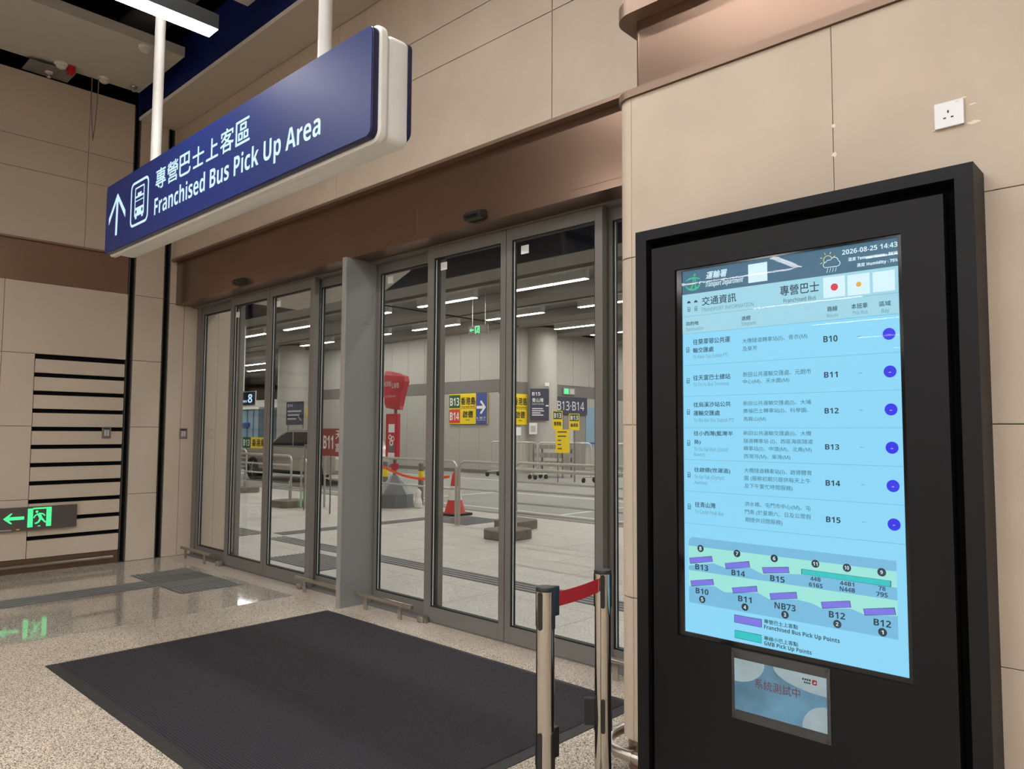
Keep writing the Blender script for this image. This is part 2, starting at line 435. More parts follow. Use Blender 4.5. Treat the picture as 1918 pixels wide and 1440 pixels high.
M['g_matt'] = granite('flamed_granite', srgb(212, 199, 181), srgb(176, 160, 142), srgb(78, 70, 64), 250, 0.5, 0.35, 0.42)
M['g_pol'] = granite('polished_granite', srgb(196, 186, 172), srgb(168, 158, 146), srgb(100, 94, 88), 250, 0.045, 0.8, 0.40)
M['g_thr'] = granite('threshold_granite', srgb(202, 189, 176), srgb(184, 168, 154), srgb(126, 114, 104), 230, 0.4, 0.4, 0.36)
M['g_ext'] = granite('pavement_granite', srgb(198, 192, 182), srgb(182, 175, 165), srgb(160, 154, 145), 120, 0.45, 0.4, 0.3, tile=0.035)
SCREEN_TEXT = [
    ('2026-08-25 14:43', 'w', -0.9012, -0.7246, 2.0603, 0.0161, 2, 0),
    ('温度 Temperature : 31°C', 'w', -0.8816, -0.7246, 2.0321, 0.0152, 2, 0),
    ('濕度 Humidity : 75%', 'w', -0.8539, -0.7252, 2.0082, 0.015, 2, 0),
    ('運輸署', 'w', -1.417, -1.3243, 2.0459, 0.0299, 3, 0.2),
    ('Transport Department', 'w', -1.4205, -1.2602, 2.0164, 0.0193, 2, 0.2),
    ('交通資訊', 'k', -1.434, -1.2908, 1.9439, 0.0347, 1, 0),
    ('TRANSPORT INFORMATION', 'g', -1.4364, -1.2221, 1.9202, 0.0145, 0, 0),
    ('專營巴士', 'k', -1.121, -0.9808, 1.9437, 0.0375, 1, 0),
    ('Franchised Bus', 'k', -1.1083, -0.9932, 1.9179, 0.0142, 0, 0),
    ('目的地', 'k', -1.5026, -1.4498, 1.8716, 0.0156, 1, 0),
    ('Destination', 'g', -1.505, -1.4288, 1.8506, 0.0127, 0, 0),
    ('途經', 'k', -1.2702, -1.2343, 1.8696, 0.0166, 1, 0),
    ('Stopover', 'g', -1.2705, -1.2127, 1.8506, 0.0139, 0, 0),
    ('路線', 'k', -0.9546, -0.92, 1.8694, 0.0179, 1, 0),
    ('Route', 'g', -0.9558, -0.918, 1.8502, 0.0111, 0, 0),
    ('本班車', 'k', -0.8748, -0.8222, 1.869, 0.0184, 1, 0),
    ('This Bus', 'g', -0.8725, -0.8226, 1.8506, 0.0117, 0, 0),
    ('區域', 'k', -0.7854, -0.7502, 1.8686, 0.0171, 1, 0),
    ('Bay', 'g', -0.7799, -0.7559, 1.8475, 0.013, 0, 0),
    ('往葵翠邨公共運', 'k', -1.4742, -1.3177, 1.7932, 0.0223, 1, 0),
    ('輸交匯處', 'k', -1.4745, -1.3861, 1.7615, 0.0203, 1, 0),
    ('To Kwai Tsui Estate PTI', 'g', -1.4748, -1.3275, 1.739, 0.0135, 0, 0),
    ('大欖隧道轉車站(I)、青衣(M)', 'd', -1.2686, -1.0258, 1.781, 0.0202, 0, 0),
    ('及葵芳', 'd', -1.268, -1.2114, 1.7543, 0.0175, 0, 0),
    ('B10', 'k', -0.9701, -0.9223, 1.7645, 0.0213, 3, 0),
    ('往天富巴士總站', 'k', -1.475, -1.3184, 1.6532, 0.0211, 1, 0),
    ('To Tin Fu Bus Terminus', 'g', -1.4753, -1.325, 1.6306, 0.0131, 0, 0),
    ('新田公共運輸交匯處、元朗市', 'd', -1.268, -1.0149, 1.6572, 0.0191, 0, 0),
    ('中心(M)、天水圍(M)', 'd', -1.2684, -1.0928, 1.6292, 0.0191, 0, 0),
    ('B11', 'k', -0.9702, -0.9246, 1.6415, 0.0195, 3, 0),
    ('往烏溪沙站公共', 'k', -1.475, -1.3188, 1.5487, 0.02, 1, 0),
    ('運輸交匯處', 'k', -1.4754, -1.3633, 1.5156, 0.02, 1, 0),
    ('To Wu Kai Sha Station PTI', 'g', -1.4745, -1.3062, 1.4913, 0.014, 0, 0),
    ('新田公共運輸交匯處(I)、大埔', 'd', -1.2686, -1.017, 1.5486, 0.0191, 0, 0),
    ('廣福巴士轉車站(I)、科學園、', 'd', -1.269, -1.0265, 1.5205, 0.019, 0, 0),
    ('馬鞍山(M)', 'd', -1.2684, -1.1814, 1.4914, 0.0181, 0, 0),
    ('B12', 'k', -0.971, -0.9239, 1.5181, 0.0185, 3, 0),
    ('往小西灣(藍灣半', 'k', -1.4752, -1.3111, 1.4355, 0.0209, 1, 0),
    ('島)', 'k', -1.4733, -1.4456, 1.4032, 0.0199, 1, 0),
    ('To Siu Sai Wan (Island', 'g', -1.4746, -1.3326, 1.3792, 0.0139, 0, 0),
    ('Resort)', 'g', -1.4749, -1.4286, 1.3588, 0.0129, 0, 0),
    ('新田公共運輸交匯處(I)、大欖', 'd', -1.2692, -1.0183, 1.4386, 0.019, 0, 0),
    ('隧道轉車站 (I)、西區海底隧道', 'd', -1.2686, -1.0135, 1.4098, 0.019, 0, 0),
    ('轉車站(I)、中環(M)、北角(M)', 'd', -1.269, -1.0185, 1.3822, 0.0189, 0, 0),
    ('西灣河(M)、柴灣(M)', 'd', -1.2685, -1.0941, 1.3536, 0.0189, 0, 0),
    ('B13', 'k', -0.9718, -0.9248, 1.3945, 0.0184, 3, 0),
    ('往啟德(世運道)', 'k', -1.4745, -1.3244, 1.295, 0.0208, 1, 0),
    ('To Kai Tak (Olympic', 'g', -1.4747, -1.3476, 1.2726, 0.0139, 0, 0),
    ('Avenue)', 'g', -1.4749, -1.4201, 1.2511, 0.0129, 0, 0),
    ('大欖隧道轉車站(I)、啟德體育', 'd', -1.2682, -1.0192, 1.3009, 0.0198, 0, 0),
    ('園 (服務初期只提供每天上午', 'd', -1.2687, -1.0242, 1.2725, 0.0198, 0, 0),
    ('及下午繁忙時間服務)', 'd', -1.2681, -1.0878, 1.2442, 0.0198, 0, 0),
    ('B14', 'k', -0.9726, -0.9241, 1.2712, 0.0192, 3, 0),
    ('往青山灣', 'k', -1.4726, -1.3859, 1.1623, 0.0207, 1, 0),
    ('To Castle Peak Bay', 'g', -1.4728, -1.3525, 1.1384, 0.0138, 0, 0),
    ('洪水橋、屯門市中心(M)、屯', 'd', -1.2681, -1.0251, 1.1784, 0.0197, 0, 0),
    ('門南 (於星期六、日及公眾假', 'd', -1.2675, -1.0248, 1.1494, 0.0197, 0, 0),
    ('期提供日間服務)', 'd', -1.2669, -1.127, 1.1207, 0.0196, 0, 0),
    ('B15', 'k', -0.9735, -0.9259, 1.1477, 0.0191, 3, 0),
    ('B13', 'k', -1.4744, -1.4193, 0.9242, 0.0208, 2, 0),
    ('B14', 'k', -1.3242, -1.271, 0.9223, 0.0201, 2, 0),
    ('B15', 'k', -1.1752, -1.1223, 0.9219, 0.0202, 2, 0),
    ('B10', 'k', -1.4733, -1.4194, 0.8338, 0.0207, 2, 0),
    ('B11', 'k', -1.2993, -1.2468, 0.8310, 0.0207, 2, 0),
    ('NB73', 'k', -1.1606, -1.0847, 0.8279, 0.0216, 2, 0),
    ('B12', 'k', -0.9708, -0.9178, 0.8290, 0.0213, 2, 0),
    ('B12', 'k', -0.8279, -0.7752, 0.8282, 0.0212, 2, 0),
    ('44B', 'k', -1.0313, -0.9962, 0.9432, 0.0140, 2, 0),
    ('616S', 'k', -1.0368, -0.99, 0.9222, 0.0140, 2, 0),
    ('44B1', 'k', -0.9321, -0.8862, 0.9422, 0.0136, 2, 0),
    ('N44B', 'k', -0.9333, -0.8843, 0.9228, 0.0143, 2, 0),
    ('78', 'k', -0.8108, -0.7892, 0.9430, 0.0132, 2, 0),
    ('79S', 'k', -0.818, -0.7831, 0.9230, 0.0140, 2, 0),
    ('專營巴士上客點', 'k', -1.2005, -1.0772, 0.7681, 0.0156, 1, 0),
    ('Franchised Bus Pick Up Points', 'k', -1.2008, -0.937, 0.7489, 0.0139, 2, 0),
    ('專線小巴上客點', 'k', -1.2015, -1.0782, 0.7089, 0.0156, 1, 0),
    ('GMB Pick Up Points', 'k', -1.2018, -1.032, 0.6913, 0.0138, 2, 0),
    ('8', 'w', -1.4567, -1.4463, 0.9985, 0.014, 3, 0),
    ('7', 'w', -1.3065, -1.2967, 0.9969, 0.0135, 3, 0),
    ('6', 'w', -1.1639, -1.1549, 0.9962, 0.013, 3, 0),
    ('11', 'w', -1.0214, -1.0055, 0.9956, 0.0125, 3, 0),
    ('10', 'w', -0.9162, -0.9011, 0.9955, 0.0122, 3, 0),
    ('9', 'w', -0.8036, -0.7961, 0.9955, 0.0118, 3, 0),
    ('5', 'w', -1.4516, -1.4412, 0.8067, 0.0139, 3, 0),
    ('4', 'w', -1.2779, -1.2684, 0.8063, 0.0133, 3, 0),
    ('3', 'w', -1.1279, -1.1191, 0.8046, 0.0128, 3, 0),
    ('2', 'w', -0.9482, -0.9401, 0.8046, 0.0122, 3, 0),
    ('1', 'w', -0.8056, -0.7981, 0.8042, 0.0117, 3, 0),
]

# ================================================================== THE HALL: floor
HX0, HX1, HY0 = XL, 9.0, -26.0     # hall extents
fl = box('floor', HX0 - .05, HX1, HY0, 4.05, -0.10, -0.012, M['gap'], kind='structure')
# polished slabs by the left wall, flamed slabs elsewhere, threshold strip before the doors
def slab(name, x0, x1, y0, y1, mat, g=0.0012):
    return box(name, x0 + g, x1 - g, y0 + g, y1 - g, -0.012, 0.0, mat, fl)
POL = -5.94
ys = [-6.1, -4.9, -3.7, -2.5, -1.3, -0.1, 1.1, 2.3, 3.52]
xs = [XL, -8.2, -7.06, POL]
for i in range(len(xs) - 1):
    for j in range(len(ys) - 1):
        slab('polished_slab', xs[i], xs[i + 1], ys[j], ys[j + 1], M['g_pol'], .0006)
xs = [POL, -4.74, -3.54, -2.34, -1.14, .06]
for i in range(len(xs) - 1):
    for j in range(2, len(ys) - 1):
        slab('flamed_slab', xs[i], xs[i + 1], ys[j], ys[j + 1], M['g_matt'], .0004)
slab('flamed_slab', POL, .06, -6.1, ys[2], M['g_matt'])
slab('flamed_slab', .06, HX1, -6.1, 3.52, M['g_matt'])
slab('flamed_slab', XL, HX1, HY0, -6.1, M['g_matt'])
for x0, x1 in ((XL, -7.5), (-7.5, -6.2), (-6.2, -4.9), (-4.9, -3.6), (-3.6, -2.3), (-2.3, XB + .1)):
    slab('threshold_slab', x0, x1, 3.52, 4.05, M['g_thr'])

# tactile paving inside: a ribbed strip towards the left doors and a square pad of ribs
tp = tag(box('tactile_strip', -7.50, -7.17, -3.0, 2.86, 0.0, 0.003, M['tactile2']), 'dark grey ribbed tactile strip leading to the left doors', 'tactile paving')
for k in range(4):
    x = -7.475 + k * 0.083
    box('tactile_bar', x, x + .05, -3.0, 2.855, 0.003, 0.008, M['tactile'], tp)
pad = tag(box('tactile_pad', -7.885, -6.695, 2.86, 3.43, 0.0, 0.003, M['tactile2']), 'dark grey chevron ribbed tactile pad before the left doors', 'tactile paving')
mb = MB()
for k in range(13):
    y = 2.872 + k * .0435
    for (xa, xb, s) in ((-7.875, -7.62, 0), (-6.96, -6.705, 0)):
        mb.box(xa, xb, y, y + .026, .003, .008)
    mb.add([(-7.61, y, .008), (-7.29, y + .0, .008), (-7.29, y + .026, .008), (-7.61, y + .026, .008)], [(0, 1, 2, 3)])
for k in range(8):
    x = -7.27 + k * .036
    mb.box(x, x + .02, 2.87, 3.42, .003, .008)
mb.build('tactile_ribs', M['tactile'], pad, kind='stuff')

# ================================================================== LEFT WALL
wl = box('wall_left', XL - .25, XL - .05, HY0, 4.1, 0, 5.13, M['black'], kind='structure')
TX0, TX1 = XL - .05, XL
g = .0022
def lp(name, y0, y1, z0, z1, mat='beige2', dx=0.0, bev=.002):
    return box(name, TX0, TX1 + dx, y0 + g, y1 - g, z0 + g, z1 - g, M[mat], wl, bev)
rows = [(.137, .735), (.735, 1.478), (1.478, 2.222), (2.222, 2.958)]
# panels left of the louvre field
for z0, z1 in rows[:3]:
    lp('cladding_panel', 1.885, 2.176, z0, z1)
    for a, b in ((.68, 1.885), (-.52, .68), (-2.6, -.52), (-8.0, -2.6)):
        lp('cladding_panel', a, b, z0, z1)
lp('cladding_panel', 1.885, 3.052, *rows[3])
for a, b in ((.68, 1.885), (-.52, .68), (-2.6, -.52), (-8.0, -2.6)):
    lp('cladding_panel', a, b, *rows[3])
# louvred field: eleven dark slits between beige slats
slit = [2.214 - .1855 * k for k in range(11)]
for k in range(11):
    top = slit[k] - .044
    bot = slit[k + 1] if k < 10 else .137
    box('slat', TX0, XL - .004, 2.18, 3.046, bot, top, M['beige2'], wl, .003)
# bronze band, its upper trim
box('bronze_band', TX0, XL - .02, -8, 3.05, Z_BAND0 - .005, Z_BAND1 - .02, M['bronze'], wl)
box('bronze_trim', TX0, XL + .012, -8, 3.05, Z_BAND1 - .02, Z_BAND1, M['bronze_trim'], wl)
# upper cladding
for z0, z1 in ((3.405, 4.118), (4.118, 4.448), (4.448, 5.13)):
    for a, b in ((2.59, 3.052), (1.2, 2.59), (-.2, 1.2), (-4, -.2), (-8, -4)):
        lp('cladding_panel', a, b, z0, z1, bev=.0015)
lp('cladding_panel', HY0, -8, 0.137, 5.13)
# narrow strip between the two dark vertical slots, and the return to the doors
for z0, z1 in ((.0, .735), (.735, 1.478), (1.478, 2.222), (2.222, 2.958), (2.958, 4.118), (4.118, 4.448), (4.448, 5.12)):
    lp('cladding_panel', 3.121, 3.433, z0, z1)
for z0, z1 in ((.0, 2.915), (2.915, 5.0)):
    lp('cladding_panel', 3.505, 3.68, z0, z1)
lp('cladding_panel', 3.68, 4.1, 0, 2.93)
for y0 in (3.054, 3.108, 3.435, 3.493):
    box('slot_channel', TX0, XL - .004, y0, y0 + .009, 0, 5.1, M['slot_edge'], wl)
# bronze skirting with a steel bump rail
bs = box('baseboard_left', XL - .05, XL + .004, HY0, 3.045, 0, .134, M['bronze'], kind='structure')
MB().tube([(XL + .03, -6, .073), (XL + .03, 2.985, .073)], .016, 12).build('bump_rail', M['steel'], bs, smooth=True)

# ================================================================== UPPER FRONT WALL above the doors
wf = box('wall_front', XL - .05, XB + .4, YF + .04, 4.1, 3.425, 6.3, M['gap'], kind='structure')
def fp(name, x0, x1, z0, z1, mat='beige'):
    return box(name, x0 + .003, x1 - .003, YF, YF + .04, z0 + .003, z1 - .003, M[mat], wf, .0015)
for z0, z1 in ((3.43, 4.145), (4.145, 4.444), (4.444, 4.967), (4.967, 5.3)):
    for a, b in ((XL, -5.4), (-5.4, -2.98), (-2.98, XB + .2)):
        fp('cladding_panel', a, b, z0, z1)
box('bronze_trim', XL, XB + .2, YF - .012, YF + .06, Z_BAND1, 3.43, M['bronze_trim'], wf)
# bronze header box over the doors
hd = box('trim_1', XL, XB + .2, YF + .055, 4.1, 2.925, 3.42, M['bronze'], kind='structure')
box('header_soffit', XL, XB + .2, YF + .055, 4.1, 2.905, 2.925, M['bronze'], hd)
for x0, x1, z0, z1 in ((-5.12, -4.37, 2.95, 3.142), (-6.295, -5.548, 2.955, 3.162), (-2.862, -2.25, 2.955, 3.164)):
    box('access_plate', x0, x1, YF + .0525, YF + .055, z0, z1, M['bronze'], hd, .0008)
# the soffit box near the ceiling, and the blue upper wall above it
sf = box('trim_2', XL, 3.0, 3.10, YF, 4.967, 4.99, M['soffit'], kind='structure')
box('soffit_lip', XL, 3.0, 3.095, 3.10, 4.962, 5.0, M['white'], sf)
box('blue_upper_wall', XL, 3.0, 3.17, 3.21, 4.99, 5.62, M['blue_void'], sf)
box('blue_end_wall', XL - .03, XL, 3.09, 3.521, 4.99, 5.62, M['blue_void'], sf)
box('dark_angle', XL, 3.0, 3.14, 3.17, 4.99, 5.012, M['gap'], sf)

# ================================================================== PROJECTING WALL BLOCK at the right, rounded corner
R = .095
def block_outline(off, x1=6.0, y1=4.1, n=10):
    """plan outline of the block face grown by off: from the back along the flank, around the corner, along the face"""
    pts = [(XB - off, y1)]
    cx, cy, r = XB + R, YR + R, R + off
    for k in range(n + 1):
        a = math.radians(180 + 90 * k / n)
        pts.append((cx + r * math.cos(a), cy + r * math.sin(a)))
    pts.append((x1, YR - off))
    return pts
def shell(off0, off1, z0, z1, x1=6.0, y1=4.1):
    o, i = block_outline(off0, x1, y1), block_outline(off1, x1, y1)
    poly = o + i[::-1]
    m_ = MB(); n = len(o)
    for k in range(n - 1):
        q = [o[k], o[k + 1], i[k + 1], i[k]]
        m_.add([(p[0], p[1], z0) for p in q] + [(p[0], p[1], z1) for p in q],
               [(0, 1, 2, 3), (7, 6, 5, 4), (0, 4, 5, 1), (2, 6, 7, 3)])
    return m_
wr = box('wall_right', XB + .12, HX1, YR + .12, 4.1, 0, 6.3, M['gap'], kind='structure')
def corner_panel(z0, z1):
    cx, cy = XB + R, YR + R
    o = [(cx + R * math.cos(math.radians(180 + 90 * k / 12)), cy + R * math.sin(math.radians(180 + 90 * k / 12))) for k in range(13)]
    o = [(XB, YR + .9)] + o
    i = [(cx + (R - .04) * math.cos(math.radians(270 - 90 * k / 12)), cy + (R - .04) * math.sin(math.radians(270 - 90 * k / 12))) for k in range(13)] + [(XB + .04, YR + .9)]
    MB().prism(o + i, 'z', z0 + .0025, z1 - .0025).build('corner_panel', M['beige2'], wr, smooth=True)
for z0, z1 in ((.132, .735), (.735, 1.482), (1.482, 2.226), (2.226, 2.955)):
    corner_panel(z0, z1)
    for a, b in ((XB + R, -.971), (-.971, .25), (.25, 1.45), (1.45, 3.5), (3.5, 6.0)):
        box('cladding_panel', a + .0011, b - .0011, YR, YR + .12, z0 + .0015, z1 - .0015, M['beige'], wr, .0015)
shell(.012, -.05, 2.955, 2.990).build('bronze_trim', M['bronze_trim'], wr, smooth=True)
shell(-.07, -.08, 2.985, 3.36, y1=3.5).build('bronze_band', M['bronze'], wr, smooth=True)
shell(.012, -.09, 3.345, 3.41).build('bronze_trim', M['bronze_trim'], wr, smooth=True)
shell(0, -.05, 3.41, 6.2).build('upper_cladding', M['beige'], wr, smooth=True)
shell(-.018, -.05, .0, .135).build('recessed_plinth', M['bronze_trim'], wr, smooth=True)
# fillers and scuffs round the wall socket
fk = Flat((0, YR, 0), (1, 0, 0), (0, 0, 1), (0, -1, 0))
def blob(cx, cz, rx, rz, n=12, seed=1):
    rnd = random.Random(seed)
    return [(cx + rx * math.cos(2 * math.pi * k / n) * rnd.uniform(.7, 1.1), cz + rz * math.sin(2 * math.pi * k / n) * rnd.uniform(.5, 1.1)) for k in range(n)]
fk.poly('p', blob(-.527, 2.523, .012, .004, seed=2)); fk.poly('p', blob(-.524, 2.462, .021, .007, seed=3))
fk.poly('p', blob(-.641, 2.465, .010, .002, seed=5)); fk.poly('p', blob(-.551, 2.552, .008, .003, seed=6))
fk.poly('p', blob(-.968, 2.575, .009, .010, seed=8)); fk.poly('p', blob(-.968, 2.468, .010, .012, seed=9))
fk.build(wr, {'p': ('putty_mark', M['putty'])})

# shell of the rest of the hall: far walls and dark ceiling void
box('wall_back', HX0, HX1, HY0 - .1, HY0, 0, 6.3, M['beige'], kind='structure')
box('wall_side', HX1, HX1 + .1, HY0, YR, 0, 6.3, M['beige'], kind='structure')
cl = box('ceiling', HX0 - .3, HX1, HY0, 4.1, 6.3, 6.4, M['black'], kind='structure')
box('ceiling_edge_void', XL - .3, XL - .26, HY0, 4.1, 5.0, 6.3, M['black'], cl)

# ================================================================== DOORS
dr = box('door_1', XL, XL + .10, YG - .015, YG + .05, 0, 2.905, M['frame'], kind='structure')   # left jamb carries the set
def leaf(parent, x0, x1, y, th, z0, z1, stile_l, stile_r, top, bot, name):
    f_ = box(name, x0, x0 + stile_l, y, y + th, z0, z1, M['frame'], parent, .002)
    box('stile', x1 - stile_r, x1, y, y + th, z0, z1, M['frame'], f_, .002)
    box('top_rail', x0 + stile_l, x1 - stile_r, y, y + th, z1 - top, z1, M['frame'], f_)
    box('bottom_rail', x0 + stile_l, x1 - stile_r, y, y + th, z0, z0 + bot, M['frame'], f_)
    ga, gb, gz0, gz1 = x0 + stile_l, x1 - stile_r, z0 + bot, z1 - top
    m_ = MB(); t_ = .009; yy0, yy1 = y + .008, y + th - .004
    m_.box(ga, ga + t_, yy0, yy1, gz0, gz1); m_.box(gb - t_, gb, yy0, yy1, gz0, gz1)
    m_.box(ga, gb, yy0, yy1, gz0, gz0 + t_); m_.box(ga, gb, yy0, yy1, gz1 - t_, gz1)
    m_.build('gasket', M['gasket'], f_)
    box('pane', ga + t_, gb - t_, y + th / 2 - .004, y + th / 2 + .004, gz0 + t_, gz1 - t_, M['glass'], f_)
    box('glazing_bead', ga + t_, ga + t_ + .006, y + th / 2 - .010, y + th / 2 - .005, gz0 + t_, gz1 - t_, M['edge'], f_)
    return f_
TH = .05
# left set
leaf(dr, -8.675, -7.71, YG, TH, 0, 2.905, .045, .05, .10, .11, 'fixed_light')
leaf(dr, -7.79, -6.950, YD, TH, 0.008, 2.885, .075, .052, .085, .108, 'sliding_leaf')
leaf(dr, -6.944, -6.105, YD, TH, 0.008, 2.885, .052, .075, .085, .108, 'sliding_leaf')
leaf(dr, -6.175, -5.29, YG, TH, 0, 2.905, .05, .045, .10, .11, 'fixed_light')
# right set
dr2 = box('door_2', -5.238, -5.226, YG - .015, YG + .05, 0, 2.905, M['frame'], kind='structure')
leaf(dr2, -5.226, -4.40, YG, TH, 0, 2.905, .032, .05, .10, .11, 'fixed_light')
leaf(dr2, -4.470, -3.616, YD, TH, 0.008, 2.885, .075, .052, .085, .108, 'sliding_leaf')
leaf(dr2, -3.610, -2.770, YD, TH, 0.008, 2.885, .052, .06, .085, .108, 'sliding_leaf')
leaf(dr2, -2.80, -1.93, YG, TH, 0, 2.905, .05, .045, .10, .11, 'fixed_light')
for p_, x0, x1 in ((dr, XL, -5.29), (dr2, -5.24, -1.93)):
    box('track_head', x0, x1, YD + .0, YG + .06, 2.888, 2.904, M['frame'], p_)
    box('floor_track', x0, x1, YD - .006, YG + .055, .0, .006, M['frame'], p_)
# small white stickers on the glass
for p_, x, z, y in ((dr2, -3.45, 2.72, YD + .018), (dr2, -4.30, 2.73, YD + .018), (dr, -7.66, 2.70, YD + .018), (dr, -6.80, 2.72, YD + .018), (dr2, -5.08, 2.74, YG + .018), (dr2, -2.57, 2.74, YG + .018)):
    box('glass_sticker', x - .036, x + .036, y, y + .002, z - .03, z + .03, M['whitep'], p_)
# grey fin between the two sets
fin = thing('dividing_fin', 'tall flat grey metal fin between the two pairs of glass doors', 'door fin', (-5.27, 3.69, 0))
box('side_plate', -5.278, -5.238, 3.537, 3.925, 0, 2.905, M['fin'], fin, .002)
box('front_trim', -5.290, -5.238, 3.525, 3.537, 0, 2.905, M['fin_trim'], fin, .002)
for k in range(3):
    MB().tube([(-5.2385, 3.72 + k * .025, 2.36), (-5.236, 3.72 + k * .025, 2.36)], .004, 8).build('screw', M['gasket'], fin)

# floor-mounted guard bars before the fixed lights
def guard_bar(x0, x1, label, ends=(.12, .12)):
    t_ = thing('guard_bar', label, 'guard bar', ((x0 + x1) / 2, 3.66, 0), group='low steel guard bars along the glass doors')
    MB().tube([(x0, 3.65, .118), (x1, 3.65, .118)], .017, 14).build('bar', M['steel'], t_, smooth=True)
    for x in (x0 + ends[0], x1 - ends[1]):
        box('foot', x - .022, x + .022, 3.655, 3.663, 0, .108, M['steel'], t_)
    return t_
guard_bar(-8.57, -7.83, 'low steel guard bar at the left wall, furthest from the information display', (.09, .17))
guard_bar(-6.12, -5.33, 'low steel guard bar running up to the left of the grey fin', (.13, .09))
guard_bar(-5.185, -4.46, 'low steel guard bar just right of the grey fin', (.12, .16))
guard_bar(-2.72, -2.02, 'low steel guard bar half hidden behind the belt posts', (.12, .10))
def stopper(x, label):
    t_ = thing('door_stopper', label, 'door stop', (x, 3.735, 0), group='small steel door guides on the threshold')
    box('block', x - .04, x + .03, 3.70, 3.765, 0, .045, M['steel'], t_, .008)
    box('tab', x + .03, x + .05, 3.715, 3.75, .0, .03, M['steel'], t_, .004)
stopper(-7.80, 'small steel door guide at the foot of the leftmost sliding leaf')
stopper(-6.16, 'small steel door guide left of the grey fin')
stopper(-4.43, 'small steel door guide right of the grey fin')
# door sensors on the header
def sensor(x, label):
    t_ = thing('door_sensor', label, 'sensor', (x, YF + .05, 2.95), group='black motion sensors on the bronze header')
    MB().prism([(YF + .055, 2.925), (YF - .005, 2.930), (YF - .02, 2.955), (YF + .0, 2.985), (YF + .055, 2.99)], 'x', x - .085, x + .085).build('housing', M['blackplastic'], t_, .006)
    box('lens', x - .05, x + .05, YF - .022, YF - .008, 2.942, 2.956, M['bezel'], t_)
sensor(-3.70, 'black motion sensor on the header above the right pair of doors')
sensor(-7.15, 'black motion sensor on the header above the left pair of doors')

# ================================================================== HANGING DIRECTION SIGN
SX0, SX1, SZ0, SZ1 = -5.315, -2.357, 2.607, 3.062
sg = thing('hanging_sign', 'long white-bodied blue hanging sign for the franchised bus pick up area', 'sign', (-3.84, 1.79, SZ0))
def ring(off, y, r):
    return [(p[0], y, p[1]) for p in rrect(SX0 - off, SX1 + off, SZ0 - off, SZ1 + off, max(.01, r + off), 7)]
rr_ = .035
MB().loft([ring(.002, 1.721, rr_), ring(.014, 1.725, rr_), ring(.016, 1.737, rr_), ring(.015, 1.751, rr_), ring(-.008, 1.773, rr_), ring(-.012, 1.781, rr_), ring(-.004, 1.791, rr_), ring(-.002, 1.85, rr_), ring(-.006, 1.871, rr_)]).build('body', M['sign_white'], sg, smooth=True)
MB().loft([ring(-.002, 1.692, rr_), ring(0, 1.694, rr_), ring(0, 1.722, rr_)]).build('front_tray', M['sign_blue_edge'], sg, smooth=True)
face = MB().loft([ring(-.004, 1.689, rr_), ring(-.003, 1.693, rr_)]).build('front_face', M['sign_blue'], sg)
MB().prism(rrect(SX0 + .02, SX1 - .001, SZ0 + .036, SZ1 - .004, .035, 7), 'y', 1.870, 1.889).build('back_face', M['sign_blue_edge'], sg, smooth=True)
for x in (-4.772, -2.862):
    MB().tube([(x, 1.79, SZ1 - .01), (x, 1.79, 6.28)], .031, 20).build('hanger_pole', M['sign_pole'], sg, smooth=True)
f_ = Flat((0, 1.689, 0), (1, 0, 0), (0, 0, 1), (0, -1, 0))
D = .0015
f_.line('t', (-5.110, 2.700), (-5.103, 2.965), .034, D)
for sx in (-1, 1):
    f_.poly('t', [(-5.103, 2.976), (-5.103 + sx * .004, 2.935), (-5.103 + sx * .145, 2.788), (-5.103 + sx * .145, 2.835)][::1], D + .0003)
f_.ring('t', rrect(-4.872, -4.588, 2.698, 2.980, .045), rrect(-4.855, -4.605, 2.714, 2.964, .032), D)
# double-decker bus pictogram
f_.ring('t', rrect(-4.805, -4.655, 2.762, 2.940, .012), rrect(-4.793, -4.667, 2.775, 2.930, .006), D)
f_.rect('t', -4.793, -4.667, 2.872, 2.884, D); f_.rect('t', -4.76, -4.70, 2.884, 2.902, D)
f_.rect('t', -4.793, -4.667, 2.85, 2.856, D)
f_.poly('t', [(-4.805, 2.757), (-4.655, 2.757), (-4.655, 2.80), (-4.665, 2.812), (-4.795, 2.812), (-4.805, 2.80)], D + .0004)
for x in (-4.792, -4.692): f_.rect('t', x, x + .025, 2.742, 2.757, D)
for x in (-4.778, -4.682): f_.poly('b', circ(x, 2.786, .012, 16), D + .001)
# lettering
chars = '專營巴士上客區'
cw = (4.494 - 3.333) / 7
for k, ch in enumerate(chars):
    x = -4.494 + k * cw
    lo, hi = 2.853, 2.978
    pad_ = .004
    if ch in '士上': f_.text('t', ch, x + .012, x + cw - .014, lo + .006, hi - lo - .012, 1.9, d=D)
    else: f_.text('t', ch, x + pad_ + .004, x + cw - pad_ - .006, lo, hi - lo, 1.5, d=D)
f_.text('t', 'Franchised Bus Pick Up Area', -4.494, -2.718, 2.709, .098, 2.4, d=D)
f_.build(sg, {'t': ('lit_lettering', M['glow_text']), 'b': ('pictogram_wheel', M['sign_blue_edge'])})

